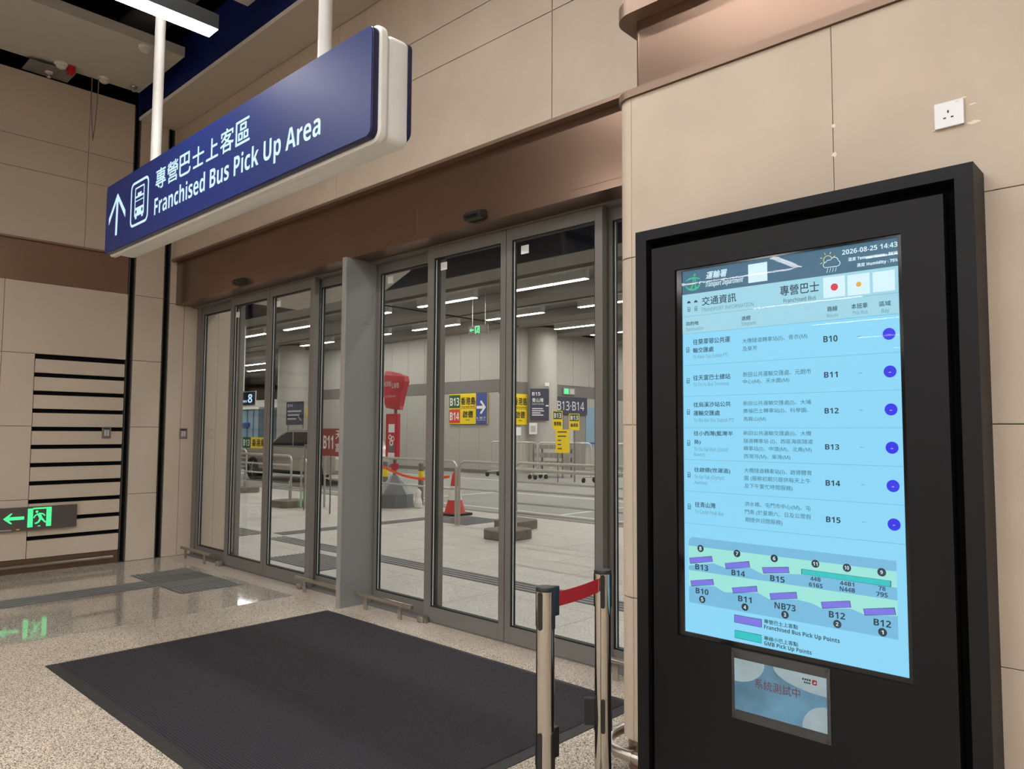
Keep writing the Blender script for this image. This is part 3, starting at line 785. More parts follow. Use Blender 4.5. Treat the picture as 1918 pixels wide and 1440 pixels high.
# ================================================================== INFORMATION DISPLAY (kiosk)
KX0, KX1, KY, KZ = -1.732, -.503, 2.59, 2.285
kk = thing('information_display', 'tall black freestanding display with a lit pale blue bus information screen', 'display', (-1.117, 2.665, 0))
m_ = MB()
FW = .052
m_.box(KX0, KX0 + FW, KY, YR - .002, 0, KZ); m_.box(KX1 - FW, KX1, KY, YR - .002, 0, KZ)
m_.box(KX0 + FW, KX1 - FW, KY, YR - .002, KZ - FW * .8, KZ); m_.box(KX0 + FW, KX1 - FW, KY, YR - .002, 0, .05)
m_.build('outer_frame', M['kiosk'], kk)
box('groove_backing', KX0 + FW, KX1 - FW, KY + .07, YR - .01, .05, KZ - FW * .8, M['kiosk_dark'], kk)
# front panel with the screen opening
PX0, PX1, PZ0, PZ1 = -1.655, -.588, .075, 2.203
BX0, BX1, BZ0, BZ1 = -1.548, -.712, .664, 2.100
py0, py1 = KY + .003, KY + .075
m_ = MB()
m_.box(PX0, BX0, py0, py1, PZ0, PZ1); m_.box(BX1, PX1, py0, py1, PZ0, PZ1)
m_.box(BX0, BX1, py0, py1, BZ1, PZ1); m_.box(BX0, BX1, py0, py1, PZ0, BZ0)
m_.build('front_panel', M['kiosk_panel'], kk)
VX0, VX1, VZ0, VZ1 = -1.521, -.7245, .682, 2.091
ysc = 2.606
m_ = MB()
m_.box(BX0, VX0, py0 + .008, ysc, BZ0, BZ1); m_.box(VX1, BX1, py0 + .008, ysc, BZ0, BZ1)
m_.box(VX0, VX1, py0 + .008, ysc, VZ1, BZ1); m_.box(VX0, VX1, py0 + .008, ysc, BZ0, VZ0)
m_.build('bezel', M['bezel'], kk)
sc = box('screen', VX0, VX1, ysc, ysc + .03, VZ0, VZ1, M['s_base'], kk)
f_ = Flat((0, ysc, 0), (1, 0, 0), (0, 0, 1), (0, -1, 0), ('blue', 'purple', 'teal', 'light3', 'line', 'green'))
f_.rect('head', VX0, VX1, 1.997, VZ1, .0006)
f_.rect('light', VX0, VX1, 1.909, 1.997, .0006); f_.rect('light2', VX0, VX1, 1.840, 1.909, .0006)
for z in (1.909, 1.840, 1.7140, 1.592, 1.469, 1.345, 1.222, 1.098):
    f_.rect('line', VX0, VX1, z - .0007, z + .0007, .0009)
for z in (1.776, 1.6525, 1.5286, 1.4046, 1.2813, 1.158):
    f_.poly('blue', circ(-.7588, z, .0195, 36), .001)
    f_.rect('white', -.7625, -.7555, z - .0035, z - .0015, .0014)
    f_.rect('soft', -.858, -.845, z - .001, z, .001)
# small bus symbols
def bus_icon(x, z, s, key='ink'):
    f_.ring(key, rrect(x - .5 * s, x + .5 * s, z - .72 * s, z + .8 * s, .16 * s, 3), rrect(x - .36 * s, x + .36 * s, z - .58 * s, z + .66 * s, .1 * s, 3), .001)
    f_.rect(key, x - .42 * s, x + .42 * s, z - .06 * s, z + .10 * s, .001)
    for q in (-.42, .18): f_.rect(key, x + q * s, x + (q + .24) * s, z - .92 * s, z - .70 * s, .001)
    for q in (-.22, .22): f_.poly(key, circ(x + q * s, z - .34 * s, .10 * s, 8), .0011)
for z in (1.776, 1.654, 1.531, 1.4096, 1.2858, 1.1628): bus_icon(-1.4985, z, .0125)
for x in (-1.4918, -1.4612):
    bus_icon(x, 1.937, .011)
    f_.poly('ink', [(x - .008, 1.961), (x + .008, 1.961), (x + .008, 1.965), (x + .005, 1.966), (x + .003, 1.970), (x - .003, 1.970), (x - .006, 1.966), (x - .008, 1.965)], .001)
# department emblem: a green arc with a stylised road figure
arc_o = [(-1.4735 + .034 * math.cos(math.radians(a)), 2.040 + .031 * math.sin(math.radians(a))) for a in range(165, 385, 10)]
arc_i = [(-1.4735 + (.034 - .007 * math.sin(math.radians((a - 165) * .82))) * math.cos(math.radians(a)), 2.041 + (.031 - .007 * math.sin(math.radians((a - 165) * .82))) * math.sin(math.radians(a))) for a in range(165, 385, 10)]
mbq = f_.m.setdefault('logo', MB())
mbq.add([f_._p(u, v, .0011) for u, v in arc_o + arc_i], [(i, i + 1, len(arc_o) + i + 1, len(arc_o) + i) for i in range(len(arc_o) - 1)])
f_.poly('logo', [(-1.5085, 2.049), (-1.49, 2.061), (-1.466, 2.063), (-1.442, 2.055), (-1.443, 2.051), (-1.466, 2.056), (-1.488, 2.054)], .0012)
f_.poly('logo', [(-1.472, 2.055), (-1.478, 2.030), (-1.489, 2.014), (-1.482, 2.013), (-1.472, 2.028), (-1.468, 2.055)], .0013)
f_.poly('logo', [(-1.466, 2.055), (-1.465, 2.030), (-1.462, 2.012), (-1.455, 2.012), (-1.460, 2.030), (-1.461, 2.055)], .0013)
f_.poly('logo', circ(-1.4655, 2.0705, .0052, 14), .0013)
# weather symbol
for k in range(8):
    a = math.radians(45 * k + 22)
    if math.sin(a) < -.5 and math.cos(a) > -.2: continue
    f_.line('yellow', (-.950 + .020 * math.cos(a), 2.051 + .020 * math.sin(a)), (-.950 + .028 * math.cos(a), 2.051 + .028 * math.sin(a)), .0022)
f_.ring('yellow', circ(-.950, 2.051, .0155, 24), circ(-.950, 2.051, .0132, 24))
def cloud(gr):
    pts = []
    for cx, cz, r, a0, a1 in ((-.956, 2.034, .0095, 90, 270), (-.918, 2.034, .0095, -90, 60), (-.928, 2.043, .0135, 10, 150), (-.947, 2.041, .0085, 60, 150)):
        for k in range(7):
            a = math.radians(a0 + (a1 - a0) * k / 6); pts.append((cx + (r + gr) * math.cos(a), cz + (r + gr) * math.sin(a)))
    return pts
f_.poly('white', cloud(.0012), .0016); f_.poly('head2', cloud(-.0010), .0019)
for k in range(4):
    x = -.950 + k * .0095
    f_.line('white', (x, 2.021), (x - .004, 2.006), .0016)
# plain pale squares stand where the square codes are shown
for x0, x1, z0, z1 in ((-1.242, -1.168, 2.008, 2.078), (-.967, -.894, 1.918, 1.990), (-.886, -.814, 1.9165, 1.9875), (-.805, -.7365, 1.918, 1.986)):
    f_.rect('light3', x0, x1, z0, z1, .001)
f_.poly('red', circ(-.9295, 1.953, .0125, 20), .0014); f_.poly('orange', circ(-.8495, 1.952, .0085, 18), .0014)
# stop map
MAPX0, MAPX1 = -1.503, -.755
f_.poly('road', [(-1.489, 1.0455), (MAPX1, 1.0425), (MAPX1, .7945), (MAPX0, .7945), (MAPX0, 1.030)], .0008)
up_ = [(MAPX0, 1.0115), (MAPX1, 1.0095), (MAPX1, .958), (-1.0607, .959), (-1.1063, .955), (-1.2032, .9412), (-1.2495, .958), (-1.3474, .9436), (-1.3989, .9563), (MAPX0, .9351)]
lo_ = [(MAPX0, .918), (MAPX1, .918), (MAPX1, .869), (-.8528, .8557), (-.8988, .8683), (-.9935, .854), (-1.0286, .8656), (-1.0796, .8701), (-1.1772, .8548), (-1.2228, .8717), (-1.3526, .8544), (-1.3949, .8709), (MAPX0, .8556)]
f_.poly('green', up_, .0012); f_.poly('green', lo_, .0012)
for q in ([(-1.4993, .9645), (-1.4053, .9803), (-1.4014, .9614), (-1.4953, .9443)], [(-1.3502, .9623), (-1.2558, .9793), (-1.2523, .9594), (-1.3455, .943)], [(-1.2046, .9654), (-1.1089, .9776), (-1.1062, .9584), (-1.1994, .9461)], [(-1.4949, .8779), (-1.4012, .8946), (-1.3974, .8751), (-1.4909, .8589)], [(-1.3228, .8759), (-1.228, .8941), (-1.2246, .8753), (-1.3172, .8579)], [(-1.1777, .8772), (-1.0826, .894), (-1.0795, .8734), (-1.1735, .8571)], [(-.9959, .8757), (-.9022, .8922), (-.8987, .8727), (-.9914, .8559)], [(-.8585, .8753), (-.7649, .8923), (-.761, .8721), (-.8543, .8563)], [(-1.3144, .7781), (-1.2104, .7786), (-1.211, .7522), (-1.3148, .7523)]):
    cx = sum(p[0] for p in q) / 4; cz = sum(p[1] for p in q) / 4
    f_.poly('ink', [(cx + (p[0] - cx) * 1.03, cz + (p[1] - cz) * 1.12) for p in q], .0015); f_.poly('purple', q, .0018)
for q in ([(-1.0603, .9775), (-.7737, .9765), (-.7745, .959), (-1.0607, .961)], [(-1.3142, .7223), (-1.2113, .7229), (-1.212, .696), (-1.3146, .6967)]):
    cx = sum(p[0] for p in q) / 4; cz = sum(p[1] for p in q) / 4
    f_.poly('ink', [(cx + (p[0] - cx) * 1.015, cz + (p[1] - cz) * 1.12) for p in q], .0015); f_.poly('teal', q, .0018)
for x, z in ((-1.4514, 1.0055), (-1.3015, 1.0037), (-1.1593, 1.0027), (-1.0133, 1.0019), (-.9085, 1.0016), (-.7997, 1.0014), (-1.4463, .8137), (-1.2731, .8129), (-1.1234, .811), (-.944, .8107), (-.8017, .81)):
    f_.poly('ink', circ(x, z, .0135, 24), .0016)
KEY = {'w': 'white', 'k': 'ink', 'd': 'soft', 'g': 'grey'}
for txt, col, x0, x1, z, h, bold, sh in SCREEN_TEXT:
    x1 = min(x1, VX1 - .001)
    f_.text(KEY[col], txt, x0, x1 - (sh * h), z, h, bold, sh, .0022)
f_.build(sc, {'head': ('header_bar', M['s_head']), 'head2': ('weather_cloud', M['s_head']), 'light': ('title_bar', M['s_light']), 'light2': ('column_bar', M['s_light']), 'light3': ('plain_square', M['s_white']),
              'line': ('row_rule', M['s_line']), 'blue': ('bay_dot', M['s_blue']), 'white': ('white_print', M['s_white']), 'ink': ('dark_print', M['s_black']), 'soft': ('soft_print', M['s_dark']),
              'grey': ('grey_print', M['s_grey']), 'logo': ('green_emblem', M['s_logo']), 'yellow': ('sun_symbol', M['s_yellow']), 'red': ('red_dot', M['s_red']), 'orange': ('orange_dot', M['s_orange']),
              'road': ('map_road', M['s_road']), 'green': ('map_platform', M['s_green']), 'purple': ('bus_bay_mark', M['s_purple']), 'teal': ('minibus_bay_mark', M['s_teal'])})
box('cover_glass', VX0 + .0005, VX1 - .0005, ysc - .0055, ysc - .0035, VZ0 + .0005, VZ1 - .0005, M['screen_glass'], kk)

# notice in a clear plastic pouch taped under the screen
nt = thing('paper_notice', 'blue paper notice in a clear plastic pouch taped below the screen', 'notice', (-1.145, py0, .411))
yn = py0 - .0005
box('pouch_back', -1.322, -.967, yn - .0015, yn - .0002, .411, .661, M['pouch'], nt)
pp = box('paper', -1.310, -.978, yn - .0030, yn - .0018, .445, .627, M['paper_blue'], nt)
f_ = Flat((0, yn - .0030, 0), (1, 0, 0), (0, 0, 1), (0, -1, 0))
qe = lambda x, z, rx, rz, a0: [(x, z)] + [(x + rx * math.cos(math.radians(a0 + 9 * k)), z + rz * math.sin(math.radians(a0 + 9 * k))) for k in range(11)]
f_.poly('pale', qe(-1.310, .627, .115, .082, 270), .0004); f_.poly('pale', qe(-.978, .627, .185, .062, 180), .0004); f_.poly('pale', qe(-.978, .445, .085, .085, 90), .0004)
f_.text('red', '系統測試中', -1.232, -1.068, .538, .034, 0, d=.0008)
for k in range(4): f_.rect('ink', -1.060 + k * .0078, -1.0545 + k * .0078, .6055, .612, .0008); f_.rect('ink', -1.054 + k * .0058, -1.0498 + k * .0058, .5955, .6015, .0008)
f_.poly('mark', rrect(-1.026, -1.010, .596, .613, .003, 3), .0008); f_.poly('pale', [(-1.022, .600), (-1.016, .609), (-1.013, .602)], .0011)
f_.build(pp, {'pale': ('pale_cloud', M['paper_pale']), 'red': ('notice_title', M['paper_red']), 'ink': ('notice_small_print', M['blackp']), 'mark': ('notice_logo', M['red'])})
box('pouch_film', -1.322, -.967, yn - .0048, yn - .0040, .411, .661, M['pouch_film'], nt)
for x in (-1.313, -.976):
    for z in (.420, .652): box('corner_tape', x - .006, x + .006, yn - .0055, yn - .0049, z - .004, z + .004, M['blackp'], nt)

# ================================================================== BELT POSTS
def belt_post(x, y, label, rot, H=.925):
    t_ = thing('belt_post', label, 'belt barrier', (x, y, 0), group='steel belt posts beside the display')
    MB().lathe([(.0, 0), (.165, 0), (.165, .008), (.15, .018), (.05, .030), (.0, .032)], x, y, 36).build('base', M['chrome'], t_, smooth=True)
    MB().lathe([(.0315, .03), (.0315, H - .012)], x, y, 36).build('tube', M['chrome'], t_, smooth=True)
    MB().lathe([(.033, H - .014), (.0335, H - .006), (.031, H), (.012, H + .0005), (.0, H + .0005)], x, y, 36).build('cap', M['blackplastic'], t_, smooth=True)
    for zt in (H - .015, H - .475):
        for k in range(4):
            a = math.radians(rot + 90 * k)
            dx, dy = math.cos(a), math.sin(a)
            m2 = MB()
            w = .0085; r0, r1 = .029, .0345
            px_, py_ = -dy, dx
            ringa = []
            poly = rrect(-w, w, zt - .125, zt, w * .95, 4)
            vs = [(x + dx * r + px_ * u, y + dy * r + py_ * u, v) for r in (r0, r1) for u, v in poly]
            n = len(poly)
            m2.add(vs, [tuple(range(n)), tuple(range(n, 2 * n))] + [(i, (i + 1) % n, n + (i + 1) % n, n + i) for i in range(n)])
            m2.build('belt_slot', M['blackplastic'], t_)
    return t_
P1, P2 = Vector((-1.672, 1.948)), Vector((-1.722, 2.342))
b1 = belt_post(P1.x, P1.y, 'nearer polished steel belt post holding the end of the red belt', 7.2)
b2 = belt_post(P2.x, P2.y, 'polished steel belt post beside the rounded wall corner', 36.5)
dirb = (P2 - P1).normalized(); nb = Vector((-dirb.y, dirb.x))
def clip(par, P, d, zc, h=.10):
    a, b = P + d * .030, P + d * .070
    m2 = MB(); w = .013
    vs = [(q.x + nb.x * s * w * tw, q.y + nb.y * s * w * tw, z) for z in (zc - h / 2, zc + h / 2) for q, tw in ((a, .7), (b, 1.0)) for s in (-1, 1)]
    m2.add(vs, [(0, 1, 3, 2), (4, 6, 7, 5), (0, 4, 5, 1), (2, 3, 7, 6), (0, 2, 6, 4), (1, 5, 7, 3)])
    m2.build('belt_clip', M['blackplastic'], par, .003)
clip(b1, P1, dirb, .868); 
side1 = Vector((math.cos(math.radians(36.5)), math.sin(math.radians(36.5))))
for par, P, dd in ((b1, P1, dirb), (b2, P2, -side1)):
    nb = Vector((-dd.y, dd.x)); clip(par, P, dd, .395)
nb = Vector((-dirb.y, dirb.x))
bt = MB(); a, b = P1 + dirb * .0705, P2 - dirb * .0352
segs = []
for k in range(9):
    t = k / 8; q = a.lerp(b, t); sag = -.004 * math.sin(math.pi * t)
    segs.append([(q.x + nb.x * .0012 * s, q.y + nb.y * .0012 * s, .870 + dz + sag) for s, dz in ((-1, -.025), (1, -.025), (1, .025), (-1, .025))])
bt.loft(segs)
tag(bt.build('belt', M['belt']), 'short red fabric belt stretched between the two belt posts', 'belt')

# ================================================================== DOOR MAT
MX0, MX1, MY0, MY1 = -5.262, -2.272, 1.433, 3.432
mt = thing('door_mat', 'large charcoal ribbed door mat with black rubber border', 'mat', (-3.77, 2.43, 0))
EB = .062
m_ = MB()
o_ = [(MX0, MY0), (MX1, MY0), (MX1, MY1), (MX0, MY1)]; i_ = [(MX0 + EB, MY0 + EB), (MX1 - EB, MY0 + EB), (MX1 - EB, MY1 - EB * .6), (MX0 + EB * .6, MY1 - EB * .6)]
i_ = [(MX0 + EB * .55, MY0 + EB), (MX1 - EB, MY0 + EB), (MX1 - EB, MY1 - EB * .55), (MX0 + EB * .55, MY1 - EB * .55)]
m_.add([(p[0], p[1], .0) for p in o_] + [(p[0], p[1], .003) for p in o_] + [(p[0], p[1], .007) for p in i_],
       [(0, 1, 5, 4), (1, 2, 6, 5), (2, 3, 7, 6), (3, 0, 4, 7), (4, 5, 9, 8), (5, 6, 10, 9), (6, 7, 11, 10), (7, 4, 8, 11)])
m_.build('rubber_border', M['mat_edge'], mt)
box('mat_backing', i_[0][0], i_[1][0], i_[0][1], i_[2][1], .001, .0065, M['mat_base'], mt)
m_ = MB(); y = i_[0][1] + .002; rnd = random.Random(3)
while y < i_[2][1] - .010:
    n = 60; xa, xb = i_[0][0] + .002, i_[1][0] - .002
    m_.add([(xa, y, .0066), (xb, y, .0066), (xb, y + .0022, .0105), (xa, y + .0022, .0105), (xb, y + .0066, .0105), (xa, y + .0066, .0105), (xb, y + .0088, .0066), (xa, y + .0088, .0066)],
           [(0, 1, 2, 3), (3, 2, 4, 5), (5, 4, 6, 7)])
    y += .0145
m_.build('ribbed_pile', M['mat_pile'], mt, kind='stuff')

# ================================================================== WALL FITTINGS
so = thing('wall_socket', 'white square three-pin wall socket above the display', 'socket', (-.594, YR, 2.50))
sx0, sx1, sz0, sz1 = -.637, -.551, 2.463, 2.549
box('plate', sx0, sx1, YR - .011, YR, sz0, sz1, M['socket'], so, .002)
box('pin_hole', -.5985, -.5935, YR - .0116, YR - .0105, 2.510, 2.519, M['blackp'], so)
for dx in (-.0125, .0095): box('pin_hole', -.596 + dx - .002, -.596 + dx + .006, YR - .0116, YR - .0105, 2.492, 2.4965, M['blackp'], so)
box('maker_mark', -.575, -.563, YR - .0115, YR - .0105, 2.540, 2.542, M['greyp'], so)

def wall_switch(y0, y1, z0, z1, label, dx=0.0):
    t_ = thing('wall_switch', label, 'switch', (XL + dx, (y0 + y1) / 2, (z0 + z1) / 2), group='metal wall switches on the left wall')
    X = XL + dx
    box('plate', X, X + .010, y0, y1, z0, z1, M['switch_plate'], t_, .002)
    for k in range(2):
        ya = y0 + (y1 - y0) * (.22 + .30 * k); yb = ya + (y1 - y0) * .24
        box('rocker', X + .010, X + .014, ya, yb, z0 + (z1 - z0) * .22, z0 + (z1 - z0) * .72, M['greyp'], t_, .001)
    box('label_strip', X + .010, X + .0108, y0 + .012, y1 - .012, z0 + (z1 - z0) * .80, z0 + (z1 - z0) * .90, M['blackplastic'], t_)
wall_switch(2.835, 2.926, 1.350, 1.476, 'small metal switch plate on the slatted part of the left wall')
wall_switch(3.667, 3.757, 1.342, 1.467, 'small metal switch plate beside the leftmost glass door')

# exit sign on the left wall
ex = thing('exit_sign', 'low green running man exit sign with arrow on the left wall', 'exit sign', (XL, 2.1, .43))
box('board', XL + .004, XL + .045, 1.60, 2.613, .432, .662, M['exit_board'], ex, .003)
f_ = Flat((XL + .045, 0, 0), (0, 1, 0), (0, 0, 1), (1, 0, 0))
zc = .556
f_.poly('g', [(1.955, zc), (2.018, zc + .052), (2.035, zc + .052), (2.005, zc + .016), (2.135, zc + .016), (2.135, zc - .016), (2.005, zc - .016), (2.035, zc - .052), (2.018, zc - .052)])
f_.rect('g', 2.165, 2.211, .458, .645); f_.rect('g', 2.330, 2.376, .458, .652); f_.rect('g', 2.211, 2.330, .636, .652)
f_.poly('g', circ(2.245, .611, .0125, 14))
for a, b, w in (((2.262, .590), (2.282, .545), .030), ((2.262, .592), (2.300, .586), .013), ((2.300, .586), (2.318, .566), .012), ((2.256, .590), (2.228, .570), .012), ((2.228, .570), (2.220, .548), .011),
                ((2.282, .548), (2.306, .520), .018), ((2.306, .520), (2.322, .500), .014), ((2.322, .500), (2.338, .508), .012), ((2.278, .545), (2.264, .508), .018), ((2.264, .508), (2.236, .492), .015), ((2.236, .492), (2.230, .500), .011)):
    f_.line('g', a, b, w)
f_.poly('g', [(2.25, .462), (2.272, .474), (2.285, .462)])
f_.rect('y', 2.07, 2.10, .440, .450); f_.rect('w', 1.90, 2.03, .440, .447)
f_.build(ex, {'g': ('lit_symbol', M['exit_green']), 'y': ('yellow_label', M['yellow']), 'w': ('small_label', M['greyp'])})

# bump rail round the corner of the projecting block
rg = thing('corner_bump_rail', 'bent steel bump rail round the foot of the rounded wall corner', 'bump rail', (XB, YR, 0))
pts = [(XB - .07, 3.45, .10)]
cx, cy, r_ = XB + R, YR + R, R + .07
pts.append((XB - .07, cy + .05, .10))
for k in range(0, 13):
    a = math.radians(180 + 90 * k / 12)
    pts.append((cx + r_ * math.cos(a), cy + r_ * math.sin(a), .10))
pts.append((KX0 - .004, YR - .07, .10))
MB().tube(pts, .024, 16).build('rail', M['steel'], rg, smooth=True)
MB().tube([(XB + R + .03, YR - .07, .10), (XB + R + .045, YR - .07, .10)], .027, 16).build('joint_collar', M['steel'], rg, smooth=True)
MB().tube([(XB + R - .02, YR - .07, .10), (XB + R - .01, YR + .03, .10)], .010, 10).build('bracket', M['steel'], rg, smooth=True)

# ================================================================== CEILING ITEMS
r1 = thing('ceiling_raft', 'long pale ceiling raft beside the left wall', 'ceiling panel', (-8.0, 0, 5.2))
box('panel', -8.587, -7.412, -5.5, 3.02, 5.20, 5.215, M['raft'], r1, .002)
box('edge_face', -7.412, -7.400, -5.5, 3.02, 5.20, 5.30, M['raft'], r1); box('end_face', -8.587, -7.412, 3.008, 3.02, 5.215, 5.30, M['raft'], r1)
r2 = thing('ceiling_raft', 'small corner of a pale ceiling raft at the top of the picture', 'ceiling panel', (-5.4, 0, 5.2))
box('panel', -6.09, -4.7, -5.5, 3.02, 5.20, 5.215, M['raft'], r2, .002)
box('edge_face', -6.09, -6.078, -5.5, 3.02, 5.215, 5.30, M['raft'], r2)
def lin_lamp(x0, x1, y0, y1, z, label, group=None, lm='lamp'):
    t_ = thing('linear_lamp', label, 'lamp', ((x0 + x1) / 2, (y0 + y1) / 2, z), group=group)
    box('housing', x0, x1, y0, y1, z + .004, z + .085, M['lamp_house'], t_, .003)
    box('diffuser', x0 + .004, x1 - .004, y0 + .004, y1 - .004, z, z + .006, M[lm], t_)
    if y1 - y0 > x1 - x0: ends = [((x0 + x1) / 2, y0 + .25), ((x0 + x1) / 2, y1 - .25)]
    else: ends = [(x0 + .25, (y0 + y1) / 2), (x1 - .25, (y0 + y1) / 2)]
    for ex_, ey_ in ends:
        MB().tube([(ex_, ey_, z + .08), (ex_, ey_, 6.29)], .012, 8).build('suspension_rod', M['lamp_house'], t_)
    return t_
lin_lamp(-3.930, -3.815, -.75, 1.733, 3.6, 'bright white linear lamp hanging above the blue sign')
GH = 'linear lamps hanging over the hall out of view'
for x in (1.4, 6.6):
    lin_lamp(x, x + .115, -.75, 1.733, 3.6, 'linear lamp hanging over the hall to the right of the picture', GH)
for x in (-7.4, -5.6, -3.9, -2.1, -.4, 3.1, 6.6):  # leftmost lamps of this row added to brighten the left wall
    lin_lamp(x, x + .115, -4.3, -1.82, 3.6, 'unseen linear lamp hanging over the hall behind the viewer', GH)
for j, y in enumerate((-7.5, -11., -14.5, -18., -21.5)):
    for x in (-7.6, -4.0, -.4, 3.2, 6.4):
        lin_lamp(x, x + 2.4, y, y + .12, 4.3, 'linear lamp in the deep hall seen only as a reflection', GH)
HB = 'unseen linear lamp added high behind the viewer to brighten the upper walls'  # unseen lamps, added to put light on the walls above the hanging row
for x, y, m in ((-1.62, -4.2, 'lamp'), (1.2, -4.2, 'lamp'), (4.0, -4.2, 'lamp'), (4.0, -1.4, 'lamp'), (-4.60, -7.0, 'lamp')):
    lin_lamp(x, x + .14, y, y + 2.3, 5.0, HB, GH, m)
for x, y, m in ((-3.1, -.12, 'lamp'), (-.4, -.12, 'lamp'), (-4.45, 1.25, 'lamp_added_high')):  # added for the highlight on the bronze band and a brighter upper front wall
    lin_lamp(x, x + 2.3, y, y + .14, 5.0, 'unseen linear lamp added high over the camera, parallel to the doors', GH, m)
for k, (x0, x1) in enumerate(((-1.35, 1.1), (1.45, 3.9), (4.25, 6.7))):  # unseen rafts, added so the bronze band reflects something pale
    t_ = thing('ceiling_raft', 'unseen pale ceiling raft added behind the viewer as a reflector', 'ceiling panel', ((x0 + x1) / 2, -6, 5.2), group='ceiling rafts out of view')
    box('panel', x0, x1, -13, -.4, 5.20, 5.3, M['raft'], t_, .002)
def detector(x, y, z, label, r=.055):
    t_ = thing('smoke_detector', label, 'smoke detector', (x, y, z), group='detectors under the left ceiling raft')
    MB().lathe([(0, z), (r * 1.1, z), (r * 1.1, z - .012), (r * .95, z - .022)], x, y, 24).build('base', M['detector'], t_, smooth=True)
    MB().lathe([(r * .8, z - .02), (r * .8, z - .04), (r * .5, z - .052), (0, z - .052)], x, y, 24).build('head', M['detector'], t_, smooth=True)
    return t_
detector(-7.492, 2.673, 5.2, 'white smoke detector on the raft beside the left sign pole')
detector(-8.50, 2.630, 5.2, 'white smoke detector above the hanging chain')
d3 = detector(-8.475, 2.215, 5.2, 'white detector with a red box at the wall edge of the raft', .06)
box('red_box', -8.52, -8.43, 2.275, 2.335, 5.12, 5.20, M['alarm_red'], d3, .008)
sp = thing('sprinkler', 'small ceiling sprinkler at the corner of the left raft', 'sprinkler', (-8.477, 2.924, 5.2), group='sprinkler heads')
MB().lathe([(0, 5.2), (.035, 5.2), (.03, 5.19), (.0, 5.19)], -8.477, 2.924, 16).build('rosette', M['steel'], sp); MB().lathe([(.006, 5.19), (.006, 5.155), (.018, 5.153), (.018, 5.150), (0, 5.15)], -8.477, 2.924, 12).build('head', M['steel'], sp)
pl_ = thing('metal_plate', 'dark grey metal plate bridging the gap between raft and left wall', 'metal plate', (-8.65, 2.15, 5.15))
box('plate', -8.79, -8.495, 1.94, 2.36, 5.15, 5.158, M['ducts'], pl_)
sp = thing('sprinkler', 'sprinkler head under the grey metal plate by the left wall', 'sprinkler', (-8.66, 2.155, 5.15), group='sprinkler heads')
MB().lathe([(0, 5.149), (.038, 5.149), (.034, 5.138), (.0, 5.138)], -8.66, 2.155, 16).build('rosette', M['detector'], sp); MB().lathe([(.006, 5.138), (.006, 5.10), (.02, 5.098), (.02, 5.094), (0, 5.094)], -8.66, 2.155, 12).build('head', M['detector'], sp)
ch = []
for k in range(41):
    t = k / 40
    ch.append((-8.475, 2.505 + .065 * (.5 - .5 * math.cos(math.pi * t)), 4.49 + .68 * abs(1 - 2 * t) ** 1.15 if True else 0))
cobj = MB().tube(ch, .005, 6).build('ceiling_chain', M['steel'])
tag(cobj, 'thin metal chain loop hanging from the ceiling by the left wall', 'chain')
# ducts and pipes in the dark void
dk = thing('ventilation_duct', 'round grey ventilation duct in the dark void behind the lamp', 'duct', (-6.6, 2.6, 5.75))
MB().tube([(-9.0, 2.85, 5.72), (2, 2.85, 5.72)], .17, 18).build('duct_body', M['ducts'], dk, smooth=True)
for x in (-7.2, -6.4, -5.6): MB().tube([(x, 2.85, 5.72), (x + .03, 2.85, 5.72)], .178, 18).build('duct_seam', M['ducts'], dk, smooth=True)
tag(MB().tube([(-6.95, -4, 5.62), (-6.95, 2.9, 5.62)], .035, 10).build('ceiling_pipe', M['ducts'], None, smooth=True), 'slim grey pipe in the dark void above the left raft', 'pipe')

# ================================================================== BUS TERMINUS beyond the doors
pv = box('pavement', -60, 12, 4.1, 9.62, -.10, -.012, M['tband'], kind='structure')
sl0 = None
for j in range(7):
    y0 = 4.05 + j * .796
    off = (j % 2) * .6
    x = 1.2 + off
    while x > -24:
        x0 = x - 1.2
        if sl0 is None:
            sl0 = MB().box(-.598, .598, -.396, .396, -.012, 0).build('paving_slab', M['g_ext'], pv); o = sl0
        else:
            o = sl0.copy(); link(o); o.parent = pv
        o.location = ((x + x0) / 2, y0 + .398, 0)
        x = x0
box('paving_field', -60, -24.02, 4.05, 9.62, -.012, 0, M['g_ext'], pv)
rd = box('road', -60, 12, 9.62, 45, -.10, -.004, M['road'], kind='structure')
box('kerb', -60, 12, 9.50, 9.62, -.012, .004, M['concrete'], rd)
for (x0, x1, y0, y1) in ((-30, 2, 10.05, 10.15), (-30, 2, 12.9, 13.0), (-8.4, -8.3, 10.15, 12.9), (-30, 2, 15.9, 16.02), (-12.6, -12.5, 10.15, 12.9)):
    box('road_marking', x0, x1, y0, y1, -.004, .001, M['road_line'], rd)
# tactile paving outside
def ribs(name, label, x0, x1, y0, y1, along, n):
    t_ = tag(box(name, x0, x1, y0, y1, 0, .002, M['tactile2']), label, 'tactile paving')
    for k in range(n):
        if along == 'x':
            w = (y1 - y0) / n; box('tactile_bar', x0, x1, y0 + k * w + w * .2, y0 + k * w + w * .75, .002, .007, M['tactile'], t_)
        else:
            w = (x1 - x0) / n; box('tactile_bar', x0 + k * w + w * .2, x0 + k * w + w * .75, y0, y1, .002, .007, M['tactile'], t_)
    return t_
ribs('tactile_strip', 'grey tactile strip running along the pavement outside the doors', -9.3, 2, 5.08, 5.38, 'x', 4)
ribs('tactile_strip', 'grey tactile strip crossing the pavement towards the cone', -9.72, -9.42, 5.42, 8.52, 'y', 4)
ribs('tactile_strip', 'grey tactile strip on the pavement at the far left', -20, -9.75, 5.1, 5.38, 'x', 4)
